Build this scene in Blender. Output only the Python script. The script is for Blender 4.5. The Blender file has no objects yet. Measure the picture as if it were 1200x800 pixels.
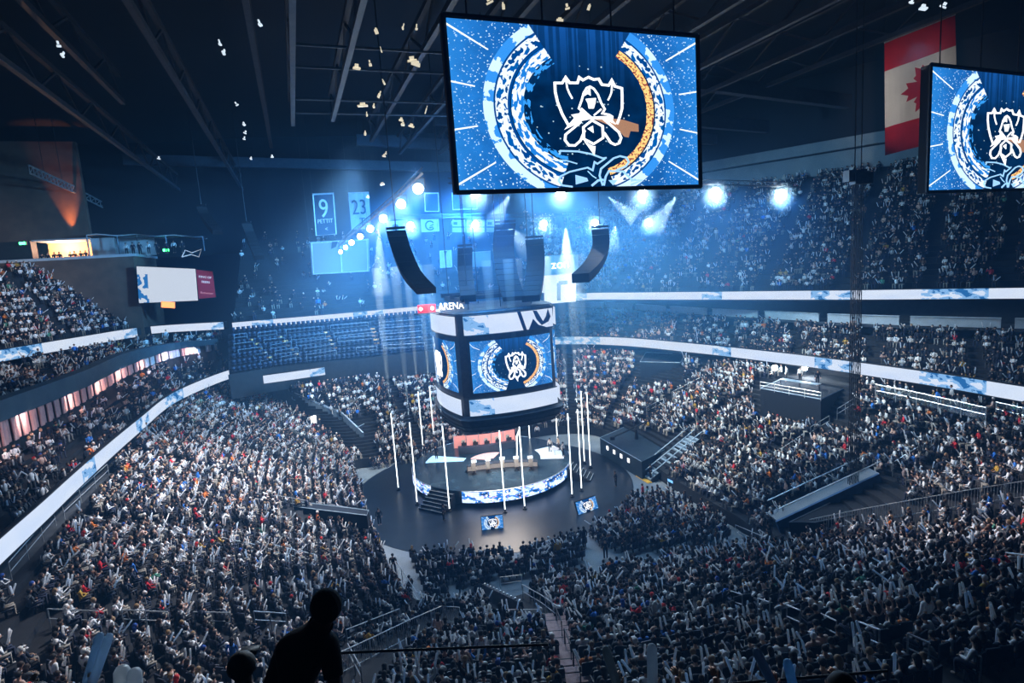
import bpy, math, random
import numpy as np
from mathutils import Vector, Matrix
random.seed(7); RNG = np.random.default_rng(11)
PI = math.pi
SC = bpy.context.scene
COL = SC.collection

# ---------------------------------------------------------------- camera
FPX = 680.0; PITCH = math.radians(8.04); ROLL = math.radians(3.9); CAMZ = 24.0
FW = (0, math.cos(PITCH), -math.sin(PITCH)); U0 = (0, math.sin(PITCH), math.cos(PITCH))
cr, sr = math.cos(ROLL), math.sin(ROLL)
RT = tuple(cr*a - sr*b for a, b in zip((1, 0, 0), U0)); UP = tuple(sr*a + cr*b for a, b in zip((1, 0, 0), U0))
def ray(x, y):
    a = (x-600)/FPX; b = (400-y)/FPX
    return tuple(FW[i]+a*RT[i]+b*UP[i] for i in range(3))
def atz(x, y, z):
    d = ray(x, y); t = (z-CAMZ)/d[2]; return Vector((d[0]*t, d[1]*t, z))
def aty(x, y, Y):
    d = ray(x, y); t = Y/d[1]; return Vector((d[0]*t, Y, CAMZ+d[2]*t))
# the building's own axes: p runs across the hall, a runs along it
CP, SP = .94, .342
def W(p, a, z=0.0): return Vector((CP*p-SP*a, SP*p+CP*a, z))
def PA(v): return (CP*v[0]+SP*v[1], -SP*v[0]+CP*v[1])
def onp(x, y, p):
    d = ray(x, y); t = p/(CP*d[0]+SP*d[1]); return Vector((d[0]*t, d[1]*t, CAMZ+d[2]*t))
def ona(x, y, a):
    d = ray(x, y); t = a/(-SP*d[0]+CP*d[1]); return Vector((d[0]*t, d[1]*t, CAMZ+d[2]*t))
def pr(v):
    q = (v[0], v[1], v[2]-CAMZ); w = sum(q[i]*FW[i] for i in range(3))
    if w < .1: return (-999, -999, w)
    return (600+FPX*sum(q[i]*RT[i] for i in range(3))/w, 400-FPX*sum(q[i]*UP[i] for i in range(3))/w, w)
cam = bpy.data.cameras.new('camera'); camo = bpy.data.objects.new('camera', cam); COL.objects.link(camo)
cam.sensor_width = 36; cam.lens = 36*FPX/1200; cam.clip_end = 600; cam.clip_start = .05
camo.matrix_world = Matrix(((RT[0], UP[0], -FW[0], 0), (RT[1], UP[1], -FW[1], 0), (RT[2], UP[2], -FW[2], CAMZ), (0, 0, 0, 1)))
SC.camera = camo

# ---------------------------------------------------------------- materials
MATS = {}
def mat(name, col=(.5, .5, .5), rough=.6, metal=0., emis=None, es=0., spec=.4):
    if name in MATS: return MATS[name]
    m = bpy.data.materials.new(name); m.use_nodes = True
    b = m.node_tree.nodes['Principled BSDF']
    b.inputs['Base Color'].default_value = (*col, 1); b.inputs['Roughness'].default_value = rough
    b.inputs['Metallic'].default_value = metal; b.inputs['Specular IOR Level'].default_value = spec
    if emis: b.inputs['Emission Color'].default_value = (*emis, 1); b.inputs['Emission Strength'].default_value = es
    MATS[name] = m; return m
def noisy(name, c0, c1, scale=3., rough=.7, metal=0., detail=4.):
    if name in MATS: return MATS[name]
    m = mat(name, c0, rough, metal); nt = m.node_tree; N = nt.nodes; L = nt.links
    t = N.new('ShaderNodeTexCoord'); n = N.new('ShaderNodeTexNoise'); r = N.new('ShaderNodeValToRGB')
    n.inputs['Scale'].default_value = scale; n.inputs['Detail'].default_value = detail
    r.color_ramp.elements[0].position = .35; r.color_ramp.elements[1].position = .65
    r.color_ramp.elements[0].color = (*c0, 1); r.color_ramp.elements[1].color = (*c1, 1)
    L.new(t.outputs['Object'], n.inputs['Vector']); L.new(n.outputs['Fac'], r.inputs['Fac'])
    L.new(r.outputs['Color'], N['Principled BSDF'].inputs['Base Color']); return m
class X:
    """a socket or number with arithmetic, for building node expressions"""
    nt = None
    def __init__(s, v): s.v = v
    @staticmethod
    def op(o, *a, clamp=False):
        n = X.nt.nodes.new('ShaderNodeMath'); n.operation = o; n.use_clamp = clamp
        for i, q in enumerate(a):
            q = q.v if isinstance(q, X) else q
            if isinstance(q, (int, float)): n.inputs[i].default_value = q
            else: X.nt.links.new(q, n.inputs[i])
        return X(n.outputs[0])
    def __add__(s, o): return X.op('ADD', s, o)
    def __radd__(s, o): return X.op('ADD', o, s)
    def __sub__(s, o): return X.op('SUBTRACT', s, o)
    def __rsub__(s, o): return X.op('SUBTRACT', o, s)
    def __mul__(s, o): return X.op('MULTIPLY', s, o)
    def __rmul__(s, o): return X.op('MULTIPLY', o, s)
    def __truediv__(s, o): return X.op('DIVIDE', s, o)
    def __gt__(s, o): return X.op('GREATER_THAN', s, o)
    def __lt__(s, o): return X.op('LESS_THAN', s, o)
def xmix(f, a, b):
    n = X.nt.nodes.new('ShaderNodeMix'); n.data_type = 'RGBA'
    for i, q in ((0, f), (6, a), (7, b)):
        q = q.v if isinstance(q, X) else q
        if isinstance(q, tuple): n.inputs[i].default_value = (*q, 1)
        elif isinstance(q, (int, float)): n.inputs[i].default_value = q
        else: X.nt.links.new(q, n.inputs[i])
    return X(n.outputs[2])
def xnoise(vec, scale, kind='Noise', detail=2.):
    n = X.nt.nodes.new('ShaderNodeTex'+kind); n.inputs['Scale'].default_value = scale
    if kind == 'Noise': n.inputs['Detail'].default_value = detail
    X.nt.links.new(vec.v, n.inputs['Vector'])
    return X(n.outputs['Fac'] if kind == 'Noise' else n.outputs['Distance'])
def xvec(x, y, z=0.):
    n = X.nt.nodes.new('ShaderNodeCombineXYZ')
    for i, q in enumerate((x, y, z)):
        q = q.v if isinstance(q, X) else q
        if isinstance(q, (int, float)): n.inputs[i].default_value = q
        else: X.nt.links.new(q, n.inputs[i])
    return X(n.outputs[0])
def emis_mat(name, strength):
    m = bpy.data.materials.new(name); m.use_nodes = True; nt = m.node_tree; nt.nodes.clear(); X.nt = nt
    o = nt.nodes.new('ShaderNodeOutputMaterial'); e = nt.nodes.new('ShaderNodeEmission'); nt.links.new(e.outputs[0], o.inputs[0])
    e.inputs['Strength'].default_value = strength
    t = nt.nodes.new('ShaderNodeTexCoord'); s = nt.nodes.new('ShaderNodeSeparateXYZ'); nt.links.new(t.outputs['UV'], s.inputs[0])
    MATS[name] = m
    return m, e, X(s.outputs[0]), X(s.outputs[1])
def screen_mat(name, strength, edge=1.0):
    """the arena-graphic on the LED screens: curved rings of light around a dark middle, gold arc at right"""
    m, e, u, v = emis_mat(name, strength)
    x = (u-.5)*288.; y = (v-.5)*192.
    r = X.op('SQRT', x*x+y*y); ang = X.op('ARCTAN2', y, X.op('ABSOLUTE', x))
    side = (X.op('ABSOLUTE', ang)-(y < 0)*.22) < 1.02
    vec = xvec(x, y); pol = xvec(ang*3.2, r*.05, (x > 0)*7.)
    nb = xnoise(vec, .05, detail=5.); nf = xnoise(vec, .35, detail=3.); vo = xnoise(vec, .32, 'Voronoi')
    np_ = xnoise(xvec(ang*9., r*.16), .75, detail=2.)
    dark = xmix(X.op('MULTIPLY', nb, nb), (.0, .006, .028), (.0, .04, .16))
    top = X.op('MULTIPLY', (y > 25)*X.op('ABSOLUTE', (y-25)/70.), (xnoise(xvec(x*.12, 0.), 1.) > .5)*.6+.4, clamp=True)
    dark = xmix(top*(X.op('ABSOLUTE', x) < 75)*.55, dark, (.01, .12, .5))
    # outer field: speckled blue stands with spokes of light
    field = xmix(nb, (.0, .015, .12), (.01, .17, .62))
    field = xmix((vo < .27)*(nf > .5), field, (.6, .82, 1.))
    vig = X.op('POWER', X.op('ABSOLUTE', x)/144., 3.)
    field = xmix(vig*.4, field, (.04, .35, .95))
    spoke = X.op('ABSOLUTE', X.op('FRACT', ang*2.7)-.5) < .018
    field = xmix(spoke*(r > 122.), field, (.85, .97, 1.))
    c = xmix(r > 112., dark, field)
    band = lambda lo, hi: (r > lo)*(r < hi)
    wob = (np_-.5)*3.
    white = xmix((np_ > .56), (.72, .88, 1.), (.0, .09, .38)); nf2 = xnoise(xvec(ang*6., r*.2), 1.1, detail=3.); white2 = xmix(nf2 > .5, (.8, .93, 1.), (.01, .18, .62))
    c = xmix(band(84., 102.)*side, c, (.0, .05, .24))
    c = xmix(band(87., 100.)*side*(np_ > .42), c, white)
    c = xmix(band(102., 113.)*side, c, xmix(nb > .5, (.55, .78, 1.), (.03, .25, .75)))
    c = xmix(band(70., 83.)*side, c, white2)
    c = xmix(band(62., 70.)*side*(nf2 > .52)*(x < 0), c, (.03, .28, .8))
    gold = xmix(nf > .54, (1., .6, .22), (.25, .05, .04))
    c = xmix(band(62., 88.)*side*(x > 0), c, dark)
    c = xmix((r+wob > 77.)*(r < 86.)*side*(x > 0), c, gold)
    star = (xnoise(vec, .12, 'Voronoi') < .12)*(r < 62.)
    c = xmix(star*.6, c, (.6, .85, 1.))
    X.nt.links.new(c.v, e.inputs['Color']); return m
def ribbon_mat(name, strength, ulen, rep=34.):
    m, e, u, v = emis_mat(name, strength)
    x = u*ulen
    blot = xnoise(xvec(x*.13, 1.7), 1., detail=0.); fine = xnoise(xvec(x*.8, v*1.8), 1., detail=3.); soft = xnoise(xvec(x*.3, v), 1., detail=1.)
    c = xmix(soft, (.50, .66, .98), (.74, .84, 1.))
    c = xmix((blot > .58)*(fine > .46), c, (.22, .46, .85))
    c = xmix((blot > .58)*(fine > .58), c, (.02, .14, .42))
    X.nt.links.new(c.v, e.inputs['Color']); return m

# ---------------------------------------------------------------- objects
WP = {}
def wpos(o): return WP.get(o.name, Vector((0, 0, 0))) if o else Vector((0, 0, 0))
def tag(o, label=None, cat=None, group=None, kind=None):
    for k, v in (('label', label), ('category', cat), ('group', group), ('kind', kind)):
        if v: o[k] = v
    return o
def thing(name, label, cat, loc=(0, 0, 0), group=None):
    o = bpy.data.objects.new(name, None); COL.objects.link(o); o.empty_display_size = .2
    o.location = loc; WP[o.name] = Vector(loc); return tag(o, label, cat, group)
def dup(root, loc=None, rotz=None, label=None, group=None):
    r = root.copy(); COL.objects.link(r)
    if loc is not None: r.location = loc
    if rotz is not None: r.rotation_euler = (0, 0, rotz)
    if label: r['label'] = label
    if group: r['group'] = group
    for ch in KIDS.get(root.name, []):
        c = ch.copy(); COL.objects.link(c); c.parent = r
        KIDS.setdefault(r.name, []).append(c)
        for g in KIDS.get(ch.name, []):
            d = g.copy(); COL.objects.link(d); d.parent = c
    return r
KIDS = {}
class MB:
    def __init__(s): s.v = []; s.f = []; s.uv = None
    def add(s, vs, fs):
        k = len(s.v); s.v += [tuple(q) for q in vs]; s.f += [tuple(i+k for i in f) for f in fs]; return s
    def boxm(s, M, sx, sy, sz):
        vs = [M @ Vector((x*sx/2, y*sy/2, z*sz/2)) for z in (-1, 1) for y in (-1, 1) for x in (-1, 1)]
        return s.add(vs, [(0, 2, 3, 1), (4, 5, 7, 6), (0, 1, 5, 4), (2, 6, 7, 3), (0, 4, 6, 2), (1, 3, 7, 5)])
    def box(s, c, size, rz=0.):
        return s.boxm(Matrix.Translation(c) @ Matrix.Rotation(rz, 4, 'Z'), *size)
    def bar(s, a, b, w, h):
        a = Vector(a); b = Vector(b); d = b-a; L = d.length
        if L < 1e-5: return s
        x = d.normalized(); up = Vector((0, 0, 1)) if abs(x.z) < .95 else Vector((0, 1, 0))
        y = up.cross(x).normalized(); z = x.cross(y)
        M = Matrix((( x.x, y.x, z.x, 0), (x.y, y.y, z.y, 0), (x.z, y.z, z.z, 0), (0, 0, 0, 1)))
        M.translation = (a+b)/2
        return s.boxm(M, L, w, h)
    def tube(s, pts, r, n=6, r1=None, cap=True):
        pts = [Vector(p) for p in pts]; m = len(pts); k = len(s.v)
        for i, p in enumerate(pts):
            d = (pts[min(i+1, m-1)]-pts[max(i-1, 0)]).normalized()
            up = Vector((0, 0, 1)) if abs(d.z) < .9 else Vector((0, 1, 0))
            x = up.cross(d).normalized(); y = d.cross(x)
            rr = r[i] if isinstance(r, (list, tuple)) else (r if r1 is None else r+(r1-r)*i/(m-1))
            for j in range(n):
                t = 2*PI*j/n; s.v.append(tuple(p+x*(math.cos(t)*rr)+y*(math.sin(t)*rr)))
        for i in range(m-1):
            for j in range(n):
                s.f.append((k+i*n+j, k+i*n+(j+1) % n, k+(i+1)*n+(j+1) % n, k+(i+1)*n+j))
        if cap: s.f.append(tuple(k+j for j in range(n))[::-1]); s.f.append(tuple(k+(m-1)*n+j for j in range(n)))
        return s
    def grid(s, rows, closed=False):
        k = len(s.v); n = len(rows[0])
        for r in rows: s.v += [tuple(q) for q in r]
        for i in range(len(rows)-1):
            for j in range(n if closed else n-1):
                s.f.append((k+i*n+j, k+i*n+(j+1) % n, k+(i+1)*n+(j+1) % n, k+(i+1)*n+j))
        return s
    def lathe(s, c, prof, n=16, sx=1., sy=1.):
        c = Vector(c)
        s.grid([[c+Vector((r*math.cos(2*PI*j/n)*sx, r*math.sin(2*PI*j/n)*sy, z)) for j in range(n)] for r, z in prof], True)
        k = len(s.v)-n*len(prof)
        s.f.append(tuple(k+j for j in range(n))[::-1]); s.f.append(tuple(k+(len(prof)-1)*n+j for j in range(n))); return s
    def ball(s, c, r, n=8, m=6, sz=1.):
        prof = [(r*math.sin(PI*(i+.01)/(m+.02)), -r*sz*math.cos(PI*(i+.01)/(m+.02))) for i in range(m+1)]
        return s.lathe(c, prof, n)
    def prism(s, pts, f, t):
        """2-D outline pts mapped by f(x, y, depth) with real thickness t"""
        n = len(pts)
        s.add([f(x, y, 0.) for x, y in pts]+[f(x, y, t) for x, y in pts],
              [tuple(range(n)), tuple(range(2*n-1, n-1, -1))]+[(i, i+n, (i+1) % n+n, (i+1) % n) for i in range(n)]); return s
    def build(s, name, m, parent=None, label=None, cat=None, group=None, kind=None, smooth=False, uv=None):
        base = wpos(parent)
        if parent is None and s.v:
            A = np.array(s.v); base = Vector(((A[:, 0].min()+A[:, 0].max())/2, (A[:, 1].min()+A[:, 1].max())/2, A[:, 2].min()))
        me = bpy.data.meshes.new(name)
        me.from_pydata([(x-base.x, y-base.y, z-base.z) for x, y, z in s.v], [], s.f)
        if smooth: me.polygons.foreach_set('use_smooth', [True]*len(me.polygons))
        if uv:
            l = me.uv_layers.new(name='UVMap')
            for p in me.polygons:
                for li in p.loop_indices: l.data[li].uv = uv[me.loops[li].vertex_index]
        me.materials.append(MATS[m] if isinstance(m, str) else m)
        o = bpy.data.objects.new(name, me); COL.objects.link(o)
        if parent is None: o.location = base; WP[o.name] = base
        else: o.parent = parent; WP[o.name] = base; KIDS.setdefault(parent.name, []).append(o)
        return tag(o, label, cat, group, kind)
def text(body, size, M, m, parent, name='lettering', ext=.02, align='CENTER', sx=1.):
    c = bpy.data.curves.new(name, 'FONT'); c.body = body; c.size = size; c.extrude = ext; c.align_x = align; c.align_y = 'CENTER'
    c.materials.append(MATS[m] if isinstance(m, str) else m); c.space_character = 1.0
    tmp = bpy.data.objects.new('tmp', c); COL.objects.link(tmp); me = bpy.data.meshes.new_from_object(tmp.evaluated_get(bpy.context.evaluated_depsgraph_get())); bpy.data.objects.remove(tmp)
    o = bpy.data.objects.new(name, me); COL.objects.link(o); o.parent = parent
    M = M.copy(); M.translation = M.translation-wpos(parent)
    o.matrix_local = M @ Matrix.Diagonal((sx, 1, 1, 1)); return o
def frame(o, xdir, up):
    """matrix whose x runs along xdir, y along up, z out of the face"""
    x = Vector(xdir).normalized(); z = x.cross(Vector(up)).normalized(); y = z.cross(x)
    M = Matrix(((x.x, y.x, z.x, 0), (x.y, y.y, z.y, 0), (x.z, y.z, z.z, 0), (0, 0, 0, 1))); M.translation = Vector(o); return M
def cat_rom(pts, n, closed=True):
    P = [Vector(p) for p in pts]; m = len(P); out = []
    segs = m if closed else m-1
    for k in range(n if closed else n):
        t = k/n*segs if closed else k/(n-1)*segs
        i = min(int(t), segs-1); f = t-i
        g = (lambda j: P[j % m]) if closed else (lambda j: P[max(0, min(m-1, j))])
        a, b, c, d = g(i-1), g(i), g(i+1), g(i+2)
        out.append(.5*((2*b)+(c-a)*f+(2*a-5*b+4*c-d)*f*f+(3*b-a-3*c+d)*f**3))
    return out
HAZE = .0022; EXPO = 0.3
from mathutils.bvhtree import BVHTree
noisy('concrete', (.035, .042, .052), (.06, .07, .085), 1.2, .85)
noisy('tread', (.006, .008, .012), (.012, .015, .021), 2., .8)
noisy('floor_grey', (.16, .19, .22), (.22, .25, .28), .5, .6)
noisy('mat_black', (.006, .012, .02), (.012, .02, .032), .8, .35)
noisy('dark', (.012, .015, .02), (.02, .024, .03), 2., .7)
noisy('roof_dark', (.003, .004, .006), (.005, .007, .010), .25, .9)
noisy('brown', (.10, .065, .05), (.15, .10, .075), .7, .8)
noisy('steel_dark', (.02, .024, .03), (.035, .04, .05), 3., .5, .4)
noisy('truss_dim', (.018, .03, .045), (.028, .042, .06), 2., .6)
noisy('steel_pale', (.22, .32, .42), (.3, .4, .5), 2., .5, .2)
noisy('rail', (.5, .56, .62), (.62, .68, .74), 3., .35, .6)
noisy('seat_blue', (.01, .016, .032), (.02, .03, .055), 5., .5)
noisy('stair_rose', (.30, .20, .21), (.42, .30, .30), 4., .8)
noisy('step_amber', (.75, .38, .12), (.85, .46, .18), 3., .7)
noisy('white_wall', (.42, .48, .54), (.52, .58, .64), 1., .8)
noisy('rose_panel', (.50, .28, .28), (.62, .38, .36), 1.5, .75)
mat('black', (.004, .004, .006), .6); mat('glass_dark', (.01, .015, .02), .15)

# ---------------- floor and bowl
floor = MB().box((0, 45, -.15), (190, 190, .3)).build('floor', 'floor_grey', kind='structure')
ST = [  # inner p, a, z ; outer p, a, z
 (4.2, 70, 1.2, -8, 88, 9.2), (4.1, 62, 1.2, -14, 75, 9.2), (4.1, 54, 1.2, -15.2, 60, 9.2), (4.3, 47, 1.2, -15.6, 42, 9.2),
 (4.6, 41, 1.2, -15, 26, 9.4), (5.8, 37, 1.2, -9, 16, 10.4), (8.5, 35.3, 1.2, 0, 12.5, 11), (14, 35, 1.2, 10, 10.5, 11),
 (18, 35, 1.2, 17, 9.5, 11), (24.6, 34, 1.2, 27, 9, 11), (30.5, 32.8, 1.2, 40, 11, 11), (32.6, 36, 1.2, 50, 20, 9.8),
 (32.9, 41, 1.2, 51.3, 29, 9.2), (33.5, 49, 1.2, 51, 38, 9.2), (34.5, 55, 1.2, 49.8, 48, 9.2), (35.5, 61, 1.2, 47, 61, 9.2),
 (35, 67, 1.2, 42.5, 74, 9.2), (31, 70, 1.2, 34, 82, 9.2), (23, 70.5, 1.2, 22, 81, 9.2), (14, 70.5, 1.2, 12, 80, 9.2),
 (7, 70.5, 1.2, -1, 79.5, 9.2)]
NS = 252
inn = cat_rom([W(*s[:3]) for s in ST], NS); out_ = cat_rom([W(*s[3:]) for s in ST], NS)
SURF = []   # for finding where a railing or a person stands
def terrace(name, A, B, N, closed=False, m='tread', drop=0., under=True):
    """stepped seating between the front line A and the back line B; returns the row lines"""
    mb = MB(); lines = []; rows = []
    for k in range(N+1):
        z_of = lambda i, k=k: A[i].z+(B[i].z-A[i].z)*min(k, N-1)/(N-1 if N > 1 else 1)
        t = k/N; q = [A[i].lerp(B[i], t) for i in range(len(A))]
        if k == 0:
            rows.append([Vector((v.x, v.y, v.z-drop)) for v in A]) if drop else None
            rows.append([Vector((v.x, v.y, z_of(i))) for i, v in enumerate(q)])
        elif k < N:
            zp = [A[i].z+(B[i].z-A[i].z)*(k-1)/(N-1) for i in range(len(A))]
            rows.append([Vector((v.x, v.y, zp[i])) for i, v in enumerate(q)])
            rows.append([Vector((v.x, v.y, z_of(i))) for i, v in enumerate(q)])
        else: rows.append([Vector((v.x, v.y, z_of(i))) for i, v in enumerate(q)])
    if under: rows.append([Vector((v.x, v.y, v.z-(.6 if not closed else v.z))) for v in rows[-1]])
    mb.grid(rows, closed); SURF.append((mb.v, mb.f))
    for k in range(N):
        lines.append([Vector((*(A[i].lerp(B[i], (k+.62)/N)).xy, A[i].z+(B[i].z-A[i].z)*k/(N-1))) for i in range(len(A))])
    mb.build(name, m, kind='structure'); return lines
NB = 24
bowl_lines = terrace('floor_terrace', inn, out_, NB, True, drop=1.15)
# concourse ring behind the lower bowl, and its back wall
ring_o = []
for i in range(NS):
    d = (out_[i]-inn[i]); d.z = 0; d.normalize(); ring_o.append(out_[i]+d*4.)
mb = MB().grid([out_, [Vector((v.x, v.y, out_[i].z)) for i, v in enumerate(ring_o)]], True)
SURF.append((mb.v, mb.f)); mb.build('floor_concourse', 'concrete', kind='structure')
TREE = None
def hit(x, y):
    global TREE
    if TREE is None:
        v = []; f = []
        for a, b in SURF: k = len(v); v += a; f += [tuple(i+k for i in q) for q in b]
        v2 = [(-95, -50, 0), (95, -50, 0), (95, 140, 0), (-95, 140, 0)]; k = len(v); v += v2; f.append((k, k+1, k+2, k+3))
        TREE = BVHTree.FromPolygons([Vector(q) for q in v], f)
    d = Vector(ray(x, y)).normalized(); r = TREE.ray_cast(Vector((0, 0, CAMZ)), d); return r[0]
def seg(curve, i0, i1):   # piece of a closed curve
    n = len(curve); return [curve[i % n] for i in range(i0, i1+1)]
K = NS/len(ST)
def idx(st): return int(round(st*K))
def strip(curve, z0, z1, off, mb, thick=.12):
    """a real band (front, back, top, bottom) following a plan curve, moved off metres to its left"""
    n = len(curve); P = []
    for i in range(n):
        d = curve[min(i+1, n-1)]-curve[max(i-1, 0)]; d.z = 0; d.normalize(); P.append(Vector((-d.y, d.x, 0)))
    f = [Vector((c.x, c.y, 0))+P[i]*off for i, c in enumerate(curve)]; b = [f[i]-P[i]*thick for i in range(n)]
    z0 = z0 if isinstance(z0, list) else [z0]*n; z1 = z1 if isinstance(z1, list) else [z1]*n
    q = lambda L, z: [Vector((v.x, v.y, z[i])) for i, v in enumerate(L)]
    rows = [q(f, z0), q(f, z1), q(b, z1), q(b, z0)]
    mb.grid([list(r) for r in zip(*rows)], True)
    return f
def curve_len(c): return sum((Vector(c[i+1]).xy-Vector(c[i]).xy).length for i in range(len(c)-1))
def ribbon(curve, z0, z1, off, label, matname, group='white light ribbons round the balcony fronts', side=-1):
    n = len(curve); P = []
    for i in range(n):
        d = curve[min(i+1, n-1)]-curve[max(i-1, 0)]; d.z = 0; d.normalize(); P.append(Vector((-d.y, d.x, 0)))
    t = thing('ribbon_display', label, 'display', (curve[n//2].x, curve[n//2].y, z0), group)
    h = MB(); strip(curve, z0-.1, z1+.1, off, h, .25*1); h.build('housing', 'black', t)
    f = [Vector((c.x, c.y, 0))+P[i]*(off+.02) for i, c in enumerate(curve)]
    mb = MB(); us = []; L = 0
    for i, v in enumerate(f):
        if i: L += (f[i]-f[i-1]).length
        us.append(L)
    mb.grid([[Vector((v.x, v.y, z)) for v in f] for z in (z0, z1)])
    mb.build('led_face', ribbon_mat(matname, RIB, L), t, uv=[(u/L, w) for w in (0, 1) for u in us]); return t
RIB = .85
# lower ring light ribbon: left side and right side (curve order: left side runs far -> near, right near -> far; inside is to the left)
curveL = seg(out_, idx(0), idx(4.6)); curveR = seg(out_, idx(10.7), idx(17.6))
Z1 = 11.8
ribbon(curveL, Z1-1.15, Z1, .35, 'long white light ribbon on the lower left balcony front, sloping to the photo edge', 'ribbon_a')
ribbon(curveR, Z1-1.15, Z1, .35, 'white light ribbon on the lower right balcony front below the club seats', 'ribbon_b')
cFar = [atz(308, 440, Z1), atz(345, 435, Z1), atz(380, 430, Z1)]
cFar = cFar[::-1]
ribbon(cFar, Z1-1., Z1, .1, 'short white light ribbon under the empty far-end balcony at left', 'ribbon_c')
# balcony slab behind ribbons
def slab(name, A, B, z0, z1, m='concrete'):
    q = lambda L, z: [Vector((v.x, v.y, z if not isinstance(z, list) else z[i])) for i, v in enumerate(L)]
    return MB().grid([list(r) for r in zip(q(A, z0), q(B, z0), q(B, z1), q(A, z1))], True).build(name, m, kind='structure')
RL = seg(ring_o, idx(0), idx(4.6)); RR = seg(ring_o, idx(10.7), idx(17.6))
slab('floor_balcony', curveL, RL, Z1-1.3, Z1-1.0); slab('floor_balcony', curveR, RR, Z1-1.3, Z1-1.0)
# back walls of the concourse, with pale stretches
mb = MB(); strip(ring_o[:]+[ring_o[0]], 0, Z1-1.3, 0, mb, .3); mb.build('wall_concourse', 'dark', kind='structure')

# ---------------- upper ribbon line U
upx = [(0, 410), (85, 396), (170, 383), (262, 377)]
UL = cat_rom([atz(-260, 452, 18.2)]+[atz(x, y, 18.2) for x, y in upx], 40, False)
UF = cat_rom([atz(x, y, 18.2) for x, y in ((272, 378), (330, 373), (390, 368), (500, 358), (600, 350), (650, 346.5))], 30, False)
UR = cat_rom([atz(x, y, 18.2) for x, y in ((668, 345), (695, 343), (750, 342.5), (800, 342), (900, 341), (1000, 340), (1100, 338.5), (1200, 337))]+[atz(1420, 334, 18.2)], 50, False)
hU = .95
ribbon(UL[:29][::-1], 18.2-1.2, 18.2, .1, 'white light ribbon on the upper left balcony under the packed stand', 'ribbon_d')
ribbon(UL[30:][::-1], 18.2-1.0, 18.2, .1, 'short white light ribbon on the upper left balcony below the white board', 'ribbon_e')
ribbon(UF[::-1], 18.2-.9, 18.2, .1, 'straight white light ribbon across the far-end upper balcony, ending at the scoreboard', 'ribbon_f')
ribbon(UR[::-1], 18.2-1.0, 18.2, .1, 'long level white light ribbon on the upper right balcony', 'ribbon_g')
def outw(curve, d, dz=0., dirs=None):
    r = []
    for i, c in enumerate(curve):
        if dirs: n = Vector((dirs[0], dirs[1], 0))
        else:
            t = curve[min(i+1, len(curve)-1)]-curve[max(i-1, 0)]; t.z = 0; t.normalize(); n = Vector((-t.y, t.x, 0))
        r.append(Vector((c.x+n.x*d, c.y+n.y*d, c.z+dz)))
    return r
# right upper bowl
A = [v+Vector((0, 0, .0)) for v in outw(UR, .6)]; B = outw(UR, 19, 13.8)
upR = terrace('floor_upper_terrace', A, B, 24)
wallR = outw(UR, 19.3)
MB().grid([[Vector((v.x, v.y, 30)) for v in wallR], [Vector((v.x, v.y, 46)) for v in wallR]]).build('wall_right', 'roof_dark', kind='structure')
mb = MB(); strip([Vector((v.x, v.y, 0)) for v in outw(UR, 19)][::-1], 32.6, 35.4, .1, mb, .2); mb.build('wall_right_cornice', noisy('cornice', (.12, .16, .2), (.16, .2, .24), .5), kind='structure')
mb = MB(); strip([Vector((v.x, v.y, 0)) for v in outw(UR, 18.3)][::-1], 35.6, 37., .1, mb, .9); mb.build('trim_1', 'cornice', kind='structure')
# far upper bowl
A = outw(UF, .6); B = outw(UF, 17, 11.5)
upF = terrace('floor_upper_terrace', A, B, 20)
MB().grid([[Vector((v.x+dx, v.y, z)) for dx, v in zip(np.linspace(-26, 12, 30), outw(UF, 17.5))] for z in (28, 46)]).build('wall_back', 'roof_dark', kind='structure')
# left upper bowl
A = outw(UL, .6)[:29]; B = outw(UL, 8.8, 8.4)[:29]
upL = terrace('floor_upper_terrace', A, B, 11)
# ---------------- right club tier
led_pts = [(668, 360), (700, 359.5), (800, 367), (900, 373), (1000, 379), (1100, 382), (1200, 385), (1330, 388)]
QR = cat_rom([atz(x, y, 14.6) for x, y in led_pts], 60, False)
FRc = [Vector((v.x, v.y, Z1-.6)) for v in seg(out_, idx(10.9), idx(17.3))][::-1]
def resample(c, n):
    L = [0]
    for i in range(1, len(c)): L.append(L[-1]+(c[i]-c[i-1]).length)
    o = []; j = 0
    for k in range(n):
        t = L[-1]*k/(n-1)
        while j < len(c)-2 and L[j+1] < t: j += 1
        f = (t-L[j])/max(1e-6, L[j+1]-L[j]); o.append(c[j].lerp(c[j+1], min(1, max(0, f))))
    return o
A = resample(FRc, 60); B = resample(QR, 60)
clR = terrace('floor_club_terrace', [v-Vector((0, 0, .5)) for v in A], [v-Vector((0, 0, 1.15)) for v in B], 8)
# suite fronts: pale parapets with gaps, dark openings, posts
def panels(curve, z0, z1, n, gap, m, name, label=None, cat=None, group=None, off=0., t=.2, kind=None):
    c = resample(curve, n+1); r = []
    for i in range(n):
        a = c[i].lerp(c[i+1], gap/2); b = c[i].lerp(c[i+1], 1-gap/2)
        h = (z1-z0); M = Vector((0, 0, 1))
        mb = MB().bar((a.x, a.y, (z0+z1)/2), (b.x, b.y, (z0+z1)/2), t, h)
        mb.bar((a.x, a.y, z1+.03), (b.x, b.y, z1+.03), t+.25, .06)
        r.append(mb.build(name, m, label=label, cat=cat, group=group, kind=kind))
    return r
panels(B, 14.6, 15.5, 9, .12, 'white_wall', 'wall_suite', kind='structure')
mb = MB(); strip(outw(B, 3.4)[::-1], 14.0, 18.0, 0, mb, .2); mb.build('wall_suite_back', 'dark', kind='structure')
slab('floor_suite', B, outw(B, 3.5), 14.3, 14.6)
slab('ceiling_suite', outw(UR, .1), outw(UR, 3.6), 17.0, 17.2, 'dark')
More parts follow.
